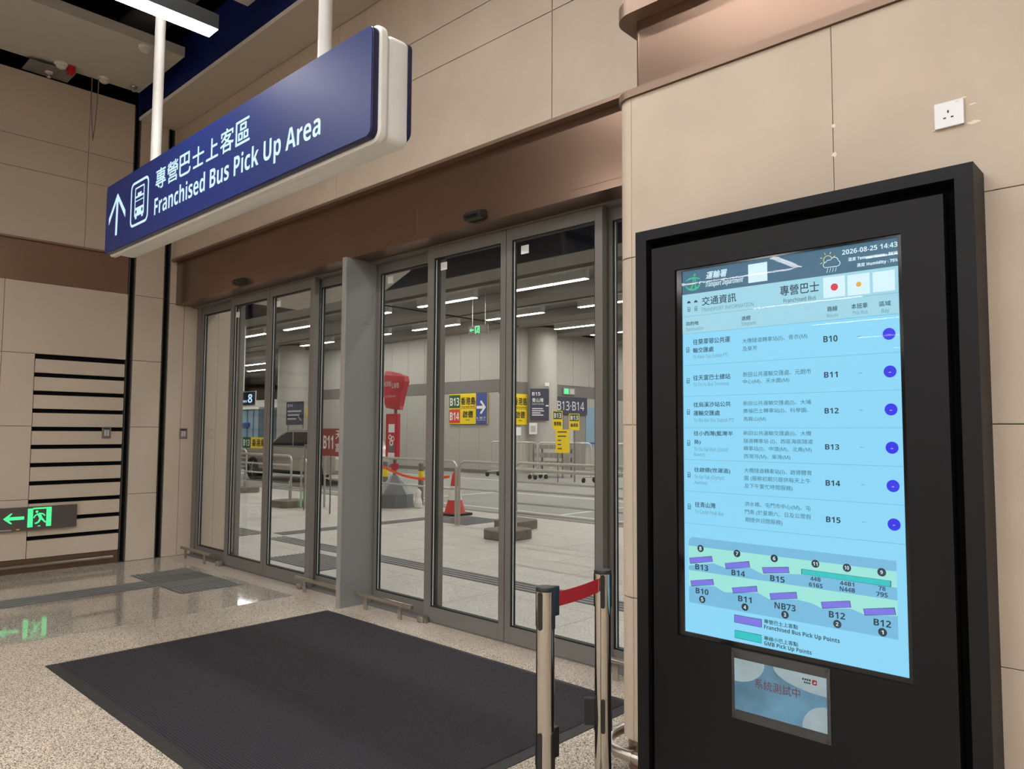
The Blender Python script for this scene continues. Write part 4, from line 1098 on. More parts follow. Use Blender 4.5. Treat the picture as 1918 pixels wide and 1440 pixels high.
def rib_pad(label, x0, x1, y0, y1):
    t_ = tag(box('tactile_pad', x0, x1, y0, y1, 0, .002, M['tactile2']), label, 'tactile paving')
    m_ = MB(); n = int((y1 - y0) / .05)
    for k in range(n):
        y = y0 + (k + .2) * (y1 - y0) / n
        m_.box(x0 + .01, x1 - .01, y, y + .028, .002, .007)
    m_.build('tactile_ribs', M['tactile'], t_, kind='stuff')
rib_pad('grey ribbed tactile pad just outside the left doors', -7.88, -6.76, 4.3, 4.92)
rib_pad('grey ribbed tactile pad beside the cone', -9.35, -8.45, 7.95, 8.85)
rib_pad('grey ribbed tactile pad where the outdoor strips meet at the left', -10.3, -9.75, 4.75, 5.08)

# far walls
wa = box('wall_far', -28.6, -17.7, 18.26, 18.6, 0, 5.3, M['gap'], kind='structure')
x = -17.7
while x > -28.5:
    x0 = max(x - 1.0, -28.6)
    for z0, z1, m in ((.12, 2.80, 'tgrey'), (3.24, 5.15, 'tgrey')):
        box('wall_panel', x0 + .006, x - .006, 18.2, 18.26, z0, z1, M[m], wa)
    x = x0
box('dark_band', -28.6, -17.7, 18.195, 18.26, 2.81, 3.23, M['tband'], wa); box('wall_base', -28.6, -17.7, 18.18, 18.26, 0, .12, M['tband'], wa)
wb = box('wall_far_return', -18.1, -17.76, 18.62, 44, 0, 5.3, M['gap'], kind='structure')
y = 18.2
while y < 30:
    y1 = y + 1.0
    for z0, z1 in ((.0, 2.74), (3.20, 5.15)):
        box('wall_panel', -17.76, -17.70, y + .006, y1 - .006, z0, z1, M['tgrey'], wb)
    y = y1
box('wall_panel', -17.76, -17.70, 30, 44, 0, 5.15, M['tgrey'], wb)
box('dark_band', -17.76, -17.695, 18.2, 30, 2.75, 3.19, M['tband'], wb)
dl = box('door_3', -17.70, -17.66, 21.6, 22.9, 0, 2.05, M['doorgrey'], wb)
box('vision_panel', -17.66, -17.655, 21.95, 22.15, 1.05, 1.75, M['greyp'], dl)
box('wall_terminus_back', -17.7, 12, 40, 40.3, 0, 5.3, M['tgrey'], kind='structure')
box('wall_terminus_end', -60.3, -60, 4, 45, 0, 5.3, M['tgrey'], kind='structure')
box('wall_terminus_right', 12, 12.3, 4.1, 40, 0, 5.3, M['tgrey'], kind='structure')
wlb = box('wall_terminus_left', -60, XL - .25, 3.9, 4.1, 0, 5.3, M['tgrey'], kind='structure')
for z0, z1 in ((0, 2.9), (2.9, 5.3)):
    box('return_panel', -9.6, XL, 4.1, 4.40, z0 + .002, z1 - .002, M['beige2'], wlb)
# columns
def column(name, cx, cy, r, label):
    t_ = thing(name, label, 'column', (cx, cy, 0))
    MB().lathe([(r, 0), (r, 2.74)], cx, cy, 40).build('lower_shaft', M['tgrey'], t_, smooth=True)
    MB().lathe([(r + .004, 2.74), (r + .004, 3.2)], cx, cy, 40).build('dark_band', M['tgrey'], t_, smooth=True)
    MB().lathe([(r, 3.2), (r, 5.15)], cx, cy, 40).build('upper_shaft', M['tgrey'], t_, smooth=True)
column('round_column', -17.62, 20.22, .60, 'round pale column in front of the far terminus wall')
column('round_column', -29.75, 17.6, .85, 'round pale column far left behind the parked car')

# terminus ceiling: coffers with beams along the doors' direction, dark navy zone near the doors
ct = box('ceiling_terminus', -60, 12, 11.35, 45, 5.22, 5.32, M['tceil'], kind='structure')
for k in range(9):
    y1 = 12.2 + 3.05 * k
    box('ceiling_beam', -60, 12, y1 - .85, y1, 4.97, 5.22, M['tbeam'], ct)
    box('ceiling_board', -60, 12, y1 + .75, y1 + 1.0, 5.10, 5.22, M['tbeam'], ct)
box('ceiling_joint', -16.85, -16.72, 12.2, 18.1, 4.955, 4.968, M['gap'], ct)
cn = box('ceiling_navy', -60, 12, 4.1, 11.35, 6.2, 6.3, M['navy_ceiling'], kind='structure')
box('ceiling_edge', -60, 12, 11.30, 11.35, 4.97, 6.2, M['navy_ceiling'], cn)
for y in (6.0, 8.4, 10.6):
    MB().tube([(-40, y, 5.75), (6, y, 5.75)], .06, 10).build('ceiling_pipe', M['navyp'], cn)
for x in (-16, -12.5, -9, -5.5):
    MB().tube([(x, 4.2, 5.55), (x, 11.2, 5.55)], .05, 10).build('ceiling_pipe', M['navyp'], cn)
rf = thing('outdoor_raft', 'pale ceiling raft outside seen at the top of the right doors', 'ceiling panel', (-14, 10, 4.9))
MB().prism([(-19, 9.0), (-19, 11.2), (-14.85, 11.12), (-12.5, 10.05), (-11.9, 9.0)], 'z', 4.90, 4.98).build('panel', M['raft'], rf)
for x in (-18, -14): MB().tube([(x, 10.2, 4.98), (x, 10.2, 6.2)], .012, 6).build('hanger', M['ducts'], rf)

def tlamp(x0, y, label, group, z=4.99, L=2.35, w=.16):
    t_ = thing('ceiling_light', label, 'ceiling light', (x0 + L / 2, y, z), group=group)
    box('housing', x0, x0 + L, y - w / 2, y + w / 2, z, z + .23, M['white'], t_)
    box('diffuser', x0 + .01, x0 + L - .01, y - w / 2 + .01, y + w / 2 - .01, z - .006, z, M['tlamp'], t_)
rowname = ['in the ceiling row nearest the doors', 'in the second ceiling row from the doors', 'in the third ceiling row from the doors', 'in the fourth ceiling row from the doors', 'in the fifth ceiling row from the doors', 'in the sixth ceiling row from the doors', 'in the farthest ceiling row']
ordn = ['leftmost', 'second from the left', 'third from the left', 'fourth from the left', 'fifth from the left', 'sixth from the left', 'seventh from the left', 'eighth from the left', 'ninth from the left', 'tenth from the left']
for j, y in enumerate((13.55, 16.6, 19.65, 21.7, 25.75, 28.8, 33.0)):
    x = -12.74 + (0 if j != 1 else -.28) - 3.70 * 11
    seen = 0
    for i in range(16):
        xa = x + 3.7 * i
        if y > 18 and xa < -17.4:
            if y > 22 or xa > -31.5: continue
        if xa > 8 or (j == 1 and -33.4 < xa < -28.5): continue
        # seen through the glass when the sight line crosses the door plane inside the opening
        inside = any(-8.6 < (xa + q) * 3.85 / y < -2.0 for q in (0, 1.2, 2.35))
        if inside:
            tlamp(xa, y, 'white linear light %s, %s' % (rowname[j], ordn[min(seen, 9)]), 'terminus ceiling lights seen through the glass'); seen += 1
        else:
            tlamp(xa, y, 'white linear terminus light hidden by the walls beside the doors', 'terminus ceiling lights out of view')
# hanging lamps over the pavement (above the line of sight)
for x in (-20, -14.5, -9, -3.5, 2):
    for y in (5.6, 8.4):
        tlamp(x, y, 'linear light over the pavement above the doors, out of view', 'pavement lights out of view', 5.3)

# ---- things on the pavement
def barrier(x0, x1, y, zt, rails, label, group, feet=(), legs=(True, True), r=.021):
    t_ = thing('crowd_barrier', label, 'barrier', ((x0 + x1) / 2, y, 0), group=group)
    q = .12; pts = []
    z0 = .10 if feet else .0
    if legs[0]: pts += [(x0, y, z0), (x0, y, zt - q)]
    for k in range(1, 6):
        a = math.radians(180 - 90 * k / 6); pts.append((x0 + q + q * math.cos(a), y, zt - q + q * math.sin(a)))
    pts += [(x0 + q, y, zt), (x1 - q, y, zt)]
    for k in range(1, 6):
        a = math.radians(90 - 90 * k / 6); pts.append((x1 - q + q * math.cos(a), y, zt - q + q * math.sin(a)))
    if legs[1]: pts += [(x1, y, zt - q), (x1, y, z0)]
    MB().tube(pts, r, 8).build('frame_tube', M['rail'], t_, smooth=True)
    for z in rails: MB().tube([(x0, y, z), (x1, y, z)], r * .75, 8).build('rail', M['rail'], t_, smooth=True)
    for fx in feet:
        MB().prism([(fx - .26, y - .2), (fx - .18, y - .28), (fx + .18, y - .28), (fx + .26, y - .2), (fx + .26, y + .2), (fx + .18, y + .28), (fx - .18, y + .28), (fx - .26, y + .2)], 'z', 0, .13).build('concrete_foot', M['concrete'], t_, .015)
        MB().tube([(fx, y, .12), (fx, y, .5)], r * 1.15, 8).build('foot_post', M['rail'], t_, smooth=True)
GB = 'steel barriers along the kerb'
barrier(-12.3, -8.62, 7.9, .985, (.55,), 'two-rail steel barrier in front of the red bus stop post', GB)
barrier(-8.55, -7.35, 7.9, .985, (.57,), 'short two-rail steel barrier right of the traffic cone', GB)
barrier(-7.08, -1.2, 7.42, .93, (.66, .36), 'long three-rail steel barrier on concrete feet, nearer of the two by the right doors', GB, feet=(-7.05, -1.4))
barrier(-7.72, -1.6, 8.28, .98, (.70, .38), 'long three-rail steel barrier on concrete feet, farther of the two by the right doors', GB, feet=(-7.7, -1.8))
barrier(-16.2, -12.83, 7.5, .965, (.78, .60, .40), 'multi-rail steel barrier in front of the parked car', GB, feet=(-12.86,))
barrier(-12.55, -12.40, 7.55, .95, (), 'narrow end of a steel barrier right of the parked car', GB, legs=(True, True))
barrier(-20.2, -16.55, 8.5, .985, (.80, .60, .40), 'multi-rail steel barrier on a concrete foot at the far left', GB, feet=(-16.6,))

# bus stop post with red bag over its flag
bp = thing('bus_stop_post', 'red bus stop post with bagged flag on a grey round base', 'bus stop', (-11.52, 8.95, 0))
MB().lathe([(.0, 0), (.40, 0), (.40, .035), (.375, .045), (.375, .25), (.35, .28), (.12, .52), (.07, .60), (.0, .60)], -11.52, 8.95, 10).build('base', M['stopbase'], bp)
MB().tube([(-11.52, 8.95, .5), (-11.52, 8.95, 2.2)], .035, 14).build('post', M['ducts'], bp, smooth=True)
MB().prism([(-11.58, .82), (-11.46, .82), (-11.48, .70), (-11.56, .70)], 'y', 8.90, 9.0).build('lower_socket', M['red'], bp)
ip = box('information_case', -11.735, -11.385, 8.88, 8.97, .90, 1.78, M['red'], bp, .012)
f_ = Flat((0, 8.88, 0), (1, 0, 0), (0, 0, 1), (0, -1, 0))
f_.rect('g', -11.66, -11.43, .93, 1.74); f_.rect('w', -11.64, -11.45, 1.42, 1.58, .002); f_.rect('w', -11.65, -11.44, .92, 1.03, .002); f_.rect('d', -11.64, -11.45, 1.05, 1.20, .002)
f_.ring('w', circ(-11.59, 1.33, .05, 16), circ(-11.59, 1.33, .03, 16), .002); f_.ring('w', circ(-11.50, 1.30, .05, 16), circ(-11.50, 1.30, .03, 16), .002); f_.ring('w', circ(-11.545, 1.22, .06, 16), circ(-11.545, 1.22, .03, 16), .003)
f_.build(ip, {'g': ('case_sheet', M['redbag']), 'w': ('white_marks', M['whitep']), 'd': ('dark_marks', M['tband'])})
bag = MB(); rings = []
prof = [(1.88, -11.77, -11.33, .05), (1.95, -11.78, -11.34, .09), (2.2, -11.79, -11.27, .10), (2.42, -11.80, -11.18, .10), (2.52, -11.80, -11.20, .09), (2.585, -11.80, -11.38, .07), (2.61, -11.79, -11.52, .04)]
for z, xa, xb, d in prof:
    rings.append([(xa, 8.95 - d * .8, z + .02), (xa * .5 + xb * .5, 8.95 - d, z - .01), (xb, 8.95 - d * .6, z - .03), (xb, 8.95 + d * .6, z - .03), (xa * .5 + xb * .5, 8.95 + d, z - .01), (xa, 8.95 + d * .8, z + .02)])
bg = bag.loft(rings).build('flag_bag', M['redbag'], bp)
f_ = Flat((0, 8.835, 0), (1, 0, 0), (0, 0, 1), (0, -1, 0))
f_.text('w', 'KMB', -11.73, -11.53, 2.31, .10, 4); f_.text('w', 'LWB', -11.50, -11.28, 2.27, .10, 4); f_.text('w', '此站暫未啟用', -11.70, -11.38, 2.09, .05, 0)
f_.build(bg, {'w': ('bag_print', M['greyp'])})

# traffic cone
def cone(x, y, label, H=.74):
    t_ = thing('traffic_cone', label, 'traffic cone', (x, y, 0))
    MB().prism([(x - .24, y - .19), (x - .19, y - .24), (x + .19, y - .24), (x + .24, y - .19), (x + .24, y + .19), (x + .19, y + .24), (x - .19, y + .24), (x - .24, y + .19)], 'z', 0, .035).build('foot', M['tyre'], t_)
    MB().lathe([(.19, .03), (.135, .22), (.125, .26)], x, y, 24).build('lower_body', M['conered'], t_, smooth=True)
    MB().lathe([(.125, .255), (.082, .50)], x, y, 24).build('white_sleeve', M['conewhite'], t_, smooth=True)
    MB().lathe([(.082, .50), (.055, .68), (.035, H), (0, H)], x, y, 24).build('upper_body', M['conered'], t_, smooth=True)
cone(-9.66, 8.83, 'red and white traffic cone standing outside the right doors')
# orange tape from a pole to the cone
tpole = thing('taped_net', 'bright orange net hung on a short pole in front of the bus stop base', 'safety net', (-11.5, 8.4, 0))
MB().tube([(-11.52, 8.40, 0), (-11.52, 8.40, .88)], .02, 8).build('pole', M['ducts'], tpole)
MB().loft([[(-11.60 + s * .02, 8.365, .12 + .75 * k / 6), (-11.36 + .04 * math.sin(k * 2), 8.35, .10 + .75 * k / 6), (-11.36 + .04 * math.sin(k * 2), 8.36, .10 + .75 * k / 6), (-11.60 + s * .02, 8.375, .12 + .75 * k / 6)] for k, s in ((k, (-1) ** k) for k in range(7))]).build('net', M['orange'], tpole)
pts = []
for k in range(17):
    t = k / 16; pts.append((-11.30 + 1.58 * t, 8.42 + .33 * t, .82 - .16 * t - .13 * math.sin(math.pi * t)))
m_ = MB(); m_.loft([[(p[0], p[1] - .004, p[2] - .022), (p[0], p[1] + .004, p[2] - .022), (p[0], p[1] + .004, p[2] + .022), (p[0], p[1] - .004, p[2] + .022)] for p in pts])
tag(m_.build('barrier_tape', M['orange']), 'orange tape sagging from the orange net to the cone', 'tape')
def bollard(x, y, label):
    t_ = thing('bollard', label, 'bollard', (x, y, 0), group='slim steel bollards at the kerb')
    MB().lathe([(.055, 0), (.055, .50)], x, y, 16).build('lower_post', M['ducts'], t_, smooth=True); MB().lathe([(.0575, .50), (.0575, .66)], x, y, 16).build('yellow_band', M['yellow'], t_, smooth=True)
    MB().lathe([(.055, .66), (.055, .80), (.03, .82), (0, .82)], x, y, 16).build('upper_post', M['ducts'], t_, smooth=True)
bollard(-11.45, 9.55, 'slim bollard with a yellow band right of the bus stop base')
bollard(-12.6, 9.55, 'slim bollard with a yellow band behind the bus stop base')
bx = thing('plastic_bag', 'small crumpled white plastic bag on the ground beside the bus stop base', 'bag', (-10.98, 9.1, 0))
MB().lathe([(0, 0), (.07, .01), (.08, .10), (.05, .20), (.06, .30), (.02, .36), (0, .36)], -10.98, 9.1, 9).build('bag_body', M['white'], bx)

# B11 placard on two thin legs
pb = thing('route_placard', 'dull red B11 placard on thin legs left of the grey fin', 'placard', (-11.35, 7.35, 0))
box('board', -11.54, -10.92, 7.33, 7.35, 1.005, 1.485, M['placard_red'], pb)
f_ = Flat((0, 7.33, 0), (1, 0, 0), (0, 0, 1), (0, -1, 0))
f_.text('w', 'B11', -11.48, -11.17, 1.13, .23, 4, d=.002); f_.text('w', '天', -11.10, -10.94, 1.30, .15, 1, d=.002); f_.text('w', '富', -11.10, -10.94, 1.08, .15, 1, d=.002)
f_.build(pb, {'w': ('placard_text', M['whitep'])})
for x in (-11.28, -12.13): MB().tube([(x, 7.36, 0), (x, 7.36, 1.2)], .013, 8).build('leg', M['ducts'], pb)
MB().tube([(-12.13, 7.36, 1.18), (-10.98, 7.36, 1.18)], .012, 8).build('crossbar', M['ducts'], pb)

# route boards on the far wall (B13 and B14)
def route_board(label, O, U, V, N, arrow=True):
    o = Vector(O); U, V, N = Vector(U), Vector(V), Vector(N)
    t_ = thing('route_board', label, 'sign', tuple(o), group='yellow B13 and B14 route boards')
    m_ = MB(); W, H = (1.96 if arrow else 1.40), 1.08
    vs = [o + U * a + V * b + N * c for c in (0, .03) for a, b in ((0, 0), (W, 0), (W, H), (0, H))]
    m_.add(vs, [(0, 1, 2, 3), (4, 5, 6, 7), (0, 1, 5, 4), (1, 2, 6, 5), (2, 3, 7, 6), (3, 0, 4, 7)])
    m_.build('board', M['yellow'], t_)
    f_ = Flat(o + N * .03, U, V, N)
    f_.rect('g', .0, .585, .57, 1.04, .004); f_.rect('r', 0, .585, .03, .53, .004)
    if arrow: f_.rect('b', 1.40, W, 0, H, .004)
    f_.text('w', 'B13', .05, .54, .66, .28, 4, d=.008); f_.text('w', 'B14', .05, .54, .14, .28, 4, d=.008)
    f_.text('k', '香港島', .62, 1.37, .68, .27, 3, d=.008); f_.text('k', 'Hong Kong Island', .64, 1.34, .59, .05, 2, d=.008)
    f_.text('k', '啟德', .73, 1.26, .22, .25, 3, d=.008); f_.text('k', 'Kai Tak', .90, 1.10, .12, .05, 2, d=.008)
    f_.line('k', (.585, .55), (1.40, .55), .012, .006)
    if arrow:
        f_.line('w', (1.44, .58), (1.80, .58), .10, .008)
        for s in (-1, 1): f_.poly('w', [(1.90, .58), (1.80, .58), (1.60, .58 + s * .20), (1.68, .58 + s * .24)], .009)
        f_.rect('w', 1.46, 1.50, .18, .23, .008); f_.text('w', '地下', 1.58, 1.90, .17, .08, 1, d=.008); f_.rect('w', 1.46, 1.90, .125, .135, .008)
    f_.build(t_, {'g': ('green_field', M['green']), 'r': ('red_field', M['redp']), 'b': ('blue_field', M['bluep']), 'w': ('white_print', M['whitep']), 'k': ('black_print', M['blackp'])})
route_board('yellow B13 and B14 route board with a white arrow on the far wall', (-20.20, 18.165, 1.71), (1, 0, 0), (0, 0, 1), (0, -1, 0))
route_board('yellow B13 and B14 route board round the corner, half hidden by a door stile', (-17.665, 18.23, 1.69), (0, .93, 0), (0, 0, 1), (1, 0, 0), False)
nb1 = thing('navy_notice', 'small printed notice under the half hidden route board', 'notice', (-17.66, 19.2, 1.2))
box('sheet', -17.69, -17.67, 18.95, 19.25, 1.32, 1.60, M['whitep'], nb1)

# B15 board on the column, turned to the doors
d_ = Vector((.62, -.785, 0)).normalized(); u_ = Vector((-d_.y, d_.x, 0)); 
o_ = Vector((-17.62, 20.22, 0)) + d_ * .66
bd = thing('route_board', 'dark navy B15 route board on the round column', 'sign', (o_.x, o_.y, 1.85))
def rboard(name, o, u, n, hw, z0, z1, mat, par, th=.03):
    vs = [Vector((o.x, o.y, 0)) + u * a + Vector((0, 0, z)) + n * c for c in (0, th) for a, z in ((-hw, z0), (hw, z0), (hw, z1), (-hw, z1))]
    return MB().add(vs, [(0, 1, 2, 3), (4, 5, 6, 7), (0, 1, 5, 4), (1, 2, 6, 5), (2, 3, 7, 6), (3, 0, 4, 7)]).build(name, mat, par)
rboard('board', o_, u_, d_, .335, 1.84, 2.96, M['navyp'], bd)
f_ = Flat(o_ + d_ * .03, u_, (0, 0, 1), d_)
f_.text('w', 'B15', -.26, .03, 2.72, .12, 3, d=.004); f_.text('w', '青山灣', -.26, .14, 2.48, .15, 2, d=.004); f_.text('w', 'Castle Peak Bay', -.26, .16, 2.40, .05, 1, d=.004)
for k, wdt in enumerate((.38, .42, .30, .40)): f_.rect('w', -.26, -.26 + wdt, 2.24 - k * .075, 2.275 - k * .075, .004)
f_.line('w', (.22, 2.36), (.32, 2.36), .05, .004)
f_.build(bd, {'w': ('board_print', M['whitep'])})
qn = thing('paper_notice', 'small white paper notice on the round column below the B15 board', 'notice', (o_.x, o_.y, 1.4))
rboard('sheet', o_ - u_ * .22, u_, d_, .14, 1.36, 1.76, M['whitep'], qn, .01); rboard('grey_square', o_ - u_ * .22 + d_ * .012, u_, d_, .09, 1.44, 1.66, M['greyp'], qn, .004)
cam2 = thing('security_camera', 'small white security camera on the round column above the B15 board', 'security camera', (o_.x, o_.y, 3.1))
rboard('bracket', o_ + u_ * .27, u_, d_, .05, 2.98, 3.12, M['greyp'], cam2, .05); rboard('housing', o_ + u_ * .27 + d_ * .05, u_, d_, .07, 3.04, 3.16, M['whitep'], cam2, .20)

# B13 B14 sign over the doors in the return wall
bs_ = thing('bay_sign', 'dark B13 B14 bay sign over the grey doors in the far return wall', 'sign', (-17.6, 22, 2.1))
box('board', -17.68, -17.60, 21.02, 22.95, 2.10, 2.76, M['navyp'], bs_)
f_ = Flat((-17.60, 0, 0), (0, 1, 0), (0, 0, 1), (1, 0, 0))
f_.text('w', 'B13·B14', 21.15, 22.75, 2.26, .33, 1.5, d=.004); f_.build(bs_, {'w': ('board_print', M['whitep'])})
es = thing('exit_sign', 'small green exit sign on the dark band of the far return wall', 'exit sign', (-17.68, 22, 2.9))
box('box_body', -17.69, -17.64, 21.55, 22.25, 2.85, 3.10, M['doorgrey'], es); box('lit_panel', -17.64, -17.635, 21.60, 21.85, 2.88, 3.07, M['exit_green'], es); box('pale_panel', -17.64, -17.635, 21.93, 22.2, 2.88, 3.07, M['greyp'], es)
ps = thing('blue_poster', 'tall pale blue poster beside the grey doors of the far return wall', 'poster', (-17.6, 23.1, .9))
box('sheet', -17.69, -17.66, 22.95, 23.9, .9, 2.4, M['paleblue'], ps); box('caption_bar', -17.66, -17.655, 23.05, 23.8, .98, 1.04, M['bluep'], ps)
# hanging exit sign under the terminus ceiling
es = thing('exit_sign', 'green running man exit sign hanging under the terminus ceiling', 'exit sign', (-14.6, 14, 4.1))
box('board', -14.83, -14.10, 14.0, 14.05, 4.10, 4.33, M['exit_board'], es)
f_ = Flat((0, 14.0, 0), (1, 0, 0), (0, 0, 1), (0, -1, 0))
f_.poly('g', [(-14.80, 4.22), (-14.72, 4.27), (-14.72, 4.235), (-14.63, 4.235), (-14.63, 4.205), (-14.72, 4.205), (-14.72, 4.17)])
f_.ring('g', [(-14.58, 4.11), (-14.40, 4.11), (-14.40, 4.32), (-14.58, 4.32)], [(-14.545, 4.11), (-14.435, 4.11), (-14.435, 4.29), (-14.545, 4.29)])
f_.line('g', (-14.52, 4.13), (-14.46, 4.26), .03); f_.line('g', (-14.46, 4.13), (-14.50, 4.20), .025); f_.build(es, {'g': ('lit_symbol', M['exit_green'])})
for x in (-14.7, -14.2): MB().tube([(x, 14.02, 4.33), (x, 14.02, 5.2)], .01, 6).build('hanger', M['greyp'], es)

# far yellow placards on poles and wheeled barriers by the return wall
def placard(x, y, z0, z1, w, top, word, label):
    t_ = thing('pole_placard', label, 'placard', (x, y, 0), group='yellow route placards on poles')
    MB().tube([(x, y + .02, 0), (x, y + .02, z1)], .02, 8).build('pole', M['ducts'], t_)
    u = Vector((.72, .69, 0)); n = Vector((.69, -.72, 0)); o = Vector((x, y, 0))
    rboard('board', o, u, n, w / 2, z0, z1, M['yellow'], t_, .02)
    f_ = Flat(o + n * .02, u, (0, 0, 1), n)
    h = z1 - z0
    f_.rect('t', -w / 2 + .02, w / 2 - .02, z0 + h * .55, z1 - .02, .004)
    f_.text('w', word, -w / 2 + .04, w / 2 - .04, z0 + h * .62, h * .25, 4, d=.008)
    f_.text('k', {'B13': '香港島', 'B14': '啟德'}[word], -w / 2 + .04, w / 2 - .04, z0 + h * .2, h * .22, 2, d=.008)
    f_.build(t_, {'t': ('route_field', M[top]), 'w': ('white_print', M['whitep']), 'k': ('black_print', M['blackp'])})
placard(-13.85, 16.65, 1.52, 2.06, .29, 'green', 'B13', 'yellow B13 pole placard in front of the round column')
placard(-13.55, 17.05, 1.50, 1.98, .30, 'green', 'B13', 'yellow B13 pole placard right of the round column')
placard(-12.65, 17.20, 1.50, 2.02, .26, 'redp', 'B14', 'yellow and red B14 pole placard in front of the blue poster')
placard(-11.35, 17.0, 1.50, 2.0, .28, 'redp', 'B14', 'yellow and red B14 pole placard beside the rounded wall corner')
yn_ = thing('yellow_notice', 'tall yellow notice hung on the far barriers below the placards', 'notice', (-13.75, 16.9, .8))
rboard('sheet', Vector((-13.72, 16.72, 0)), Vector((.72, .69, 0)), Vector((.69, -.72, 0)), .20, .84, 1.52, M['yellow'], yn_)
f_ = Flat(Vector((-13.72, 16.72, 0)) + Vector((.69, -.72, 0)) * .03, (.72, .69, 0), (0, 0, 1), (.69, -.72, 0))
for k in range(5): f_.rect('k', -.14, (.12, .10, -.04, -.04, -.02)[k], 1.43 - k * .12, 1.46 - k * .12, .004)
f_.build(yn_, {'k': ('black_print', M['blackp'])})
def wheeled(x, y, label, L=2.0):
    t_ = thing('wheeled_barrier', label, 'barrier', (x, y, 0), group='white wheeled barriers by the far return wall')
    q = .1; zt = 1.12
    a0 = [(x, y, .16), (x, y, zt - q), (x + q * .3, y, zt - q * .3), (x + q, y, zt), (x + L - q, y, zt), (x + L - q * .3, y, zt - q * .3), (x + L, y, zt - q), (x + L, y, .16)]
    MB().tube(a0, .022, 8).build('frame_tube', M['rail'], t_, smooth=True)
    for z in (.3,): MB().tube([(x, y, z), (x + L, y, z)], .018, 8).build('rail', M['rail'], t_)
    m_ = MB(); n = 10
    for k in range(1, n): m_.tube([(x + L * k / n, y, .3), (x + L * k / n, y, zt)], .009, 6)
    m_.build('bars', M['rail'], t_)
    for xx in (x + .08, x + L - .08):
        MB().tube([(xx, y - .25, .16), (xx, y + .25, .16)], .02, 8).build('foot_bar', M['rail'], t_)
        for yy in (y - .25, y + .25):
            m2 = MB(); m2.tube([(xx - .02, yy, .07), (xx + .02, yy, .07)], .07, 14); m2.build('wheel', M['tyre'], t_, smooth=True)
wheeled(-17.2, 17.3, 'wheeled white barrier behind the right doors, left of the tall yellow notice')
wheeled(-15.05, 17.2, 'wheeled white barrier under the tall yellow notice')
wheeled(-12.95, 17.4, 'wheeled white barrier in front of the blue poster')
wheeled(-10.8, 17.6, 'wheeled white barrier seen beside the rounded wall corner')
cb = thing('tool_trolley', 'grey trolley of stacked trays among the far barriers', 'trolley', (-15.6, 18.4, 0))
for z in (.35, .62, .9): box('tray', -16.2, -14.9, 18.2, 18.7, z, z + .14, M['doorgrey'], cb, .01)
for x in (-16.18, -14.94):
    for y in (18.22, 18.66): box('leg', x - .02, x + .02, y - .02, y + .02, .0, 1.05, M['ducts'], cb)

# parked car, nose to the left
car = thing('parked_car', 'silver grey car parked behind the railings on the left', 'car', (-19.2, 11.75, 0))
X0 = -22.0; L = 5.5
def cx_(u): return X0 + L * u
side = [(.0, .42), (.005, .62), (.03, .76), (.12, .88), (.345, 1.0), (.355, 1.01), (.52, 1.38), (.58, 1.455), (.68, 1.49), (.82, 1.475), (.91, 1.40), (.965, 1.08), (.985, .98), (1.0, .70), (.995, .42), (.97, .30), (.04, .26)]
def section(y, inset, dz):
    return [(cx_(min(max(u, 0), 1)), y, z - dz * max(0, (z - .9)) - (0)) for u, z in side]
rings = []
for y, k in ((10.92, 1), (10.86, .985), (11.75, 1.0), (12.64, .985), (12.58, 1)):
    pass
yc = 11.78
def ring_at(y, s, top):
    return [(cx_(.5 + (u - .5) * s), y, .26 + (z - .26) * (1 if z < .95 else top)) for u, z in side]
rings = [ring_at(yc - .90, .975, .985), ring_at(yc - .86, .995, .995), ring_at(yc - .62, 1.0, 1.0), ring_at(yc + .62, 1.0, 1.0), ring_at(yc + .86, .995, .995), ring_at(yc + .90, .975, .985)]
MB().loft(rings).build('body', M['car'], car, smooth=True)
def win(pts, name):
    MB().prism([(cx_(u), z) for u, z in pts], 'y', yc - .915, yc - .885).build(name, M['carglass'], car)
win([(.40, 1.03), (.52, 1.31), (.57, 1.39), (.62, 1.40), (.62, 1.03)], 'side_window')
win([(.635, 1.03), (.635, 1.40), (.76, 1.40), (.78, 1.03)], 'side_window')
win([(.795, 1.03), (.775, 1.40), (.86, 1.37), (.92, 1.24), (.93, 1.04)], 'side_window')
ws_ = [(cx_(.362), yc - .72, 1.03), (cx_(.362), yc + .72, 1.03), (cx_(.525), yc + .62, 1.39), (cx_(.525), yc - .62, 1.39)]
MB().add([(p[0] - .012, p[1], p[2] + .012) for p in ws_], [(0, 1, 2, 3)]).build('windscreen', M['carglass'], car)
box('belt_trim', cx_(.38), cx_(.95), yc - .915, yc - .90, .99, 1.01, M['chrome'], car); box('sill', cx_(.13), cx_(.88), yc - .905, yc - .86, .24, .34, M['tyre'], car)
for u in (.22, .84):
    MB().tube([(cx_(u), yc - .92, .33), (cx_(u), yc - .70, .33)], .34, 28).build('tyre', M['tyre'], car, smooth=True)
    m2 = MB(); m2.tube([(cx_(u), yc - .935, .33), (cx_(u), yc - .92, .33)], .06, 12)
    for k in range(5):
        a = 2 * math.pi * k / 5; m2.tube([(cx_(u), yc - .93, .33), (cx_(u) + .22 * math.cos(a), yc - .93, .33 + .22 * math.sin(a))], .025, 6)
    m2.build('wheel_spokes', M['steel'], car)
MB().tube([(cx_(.40), yc - .93, 1.06), (cx_(.40), yc - 1.08, 1.08)], .07, 10).build('mirror', M['car'], car, smooth=True)
box('headlamp', cx_(.012), cx_(.08), yc - .90, yc - .60, .70, .80, M['whitep'], car, .01)

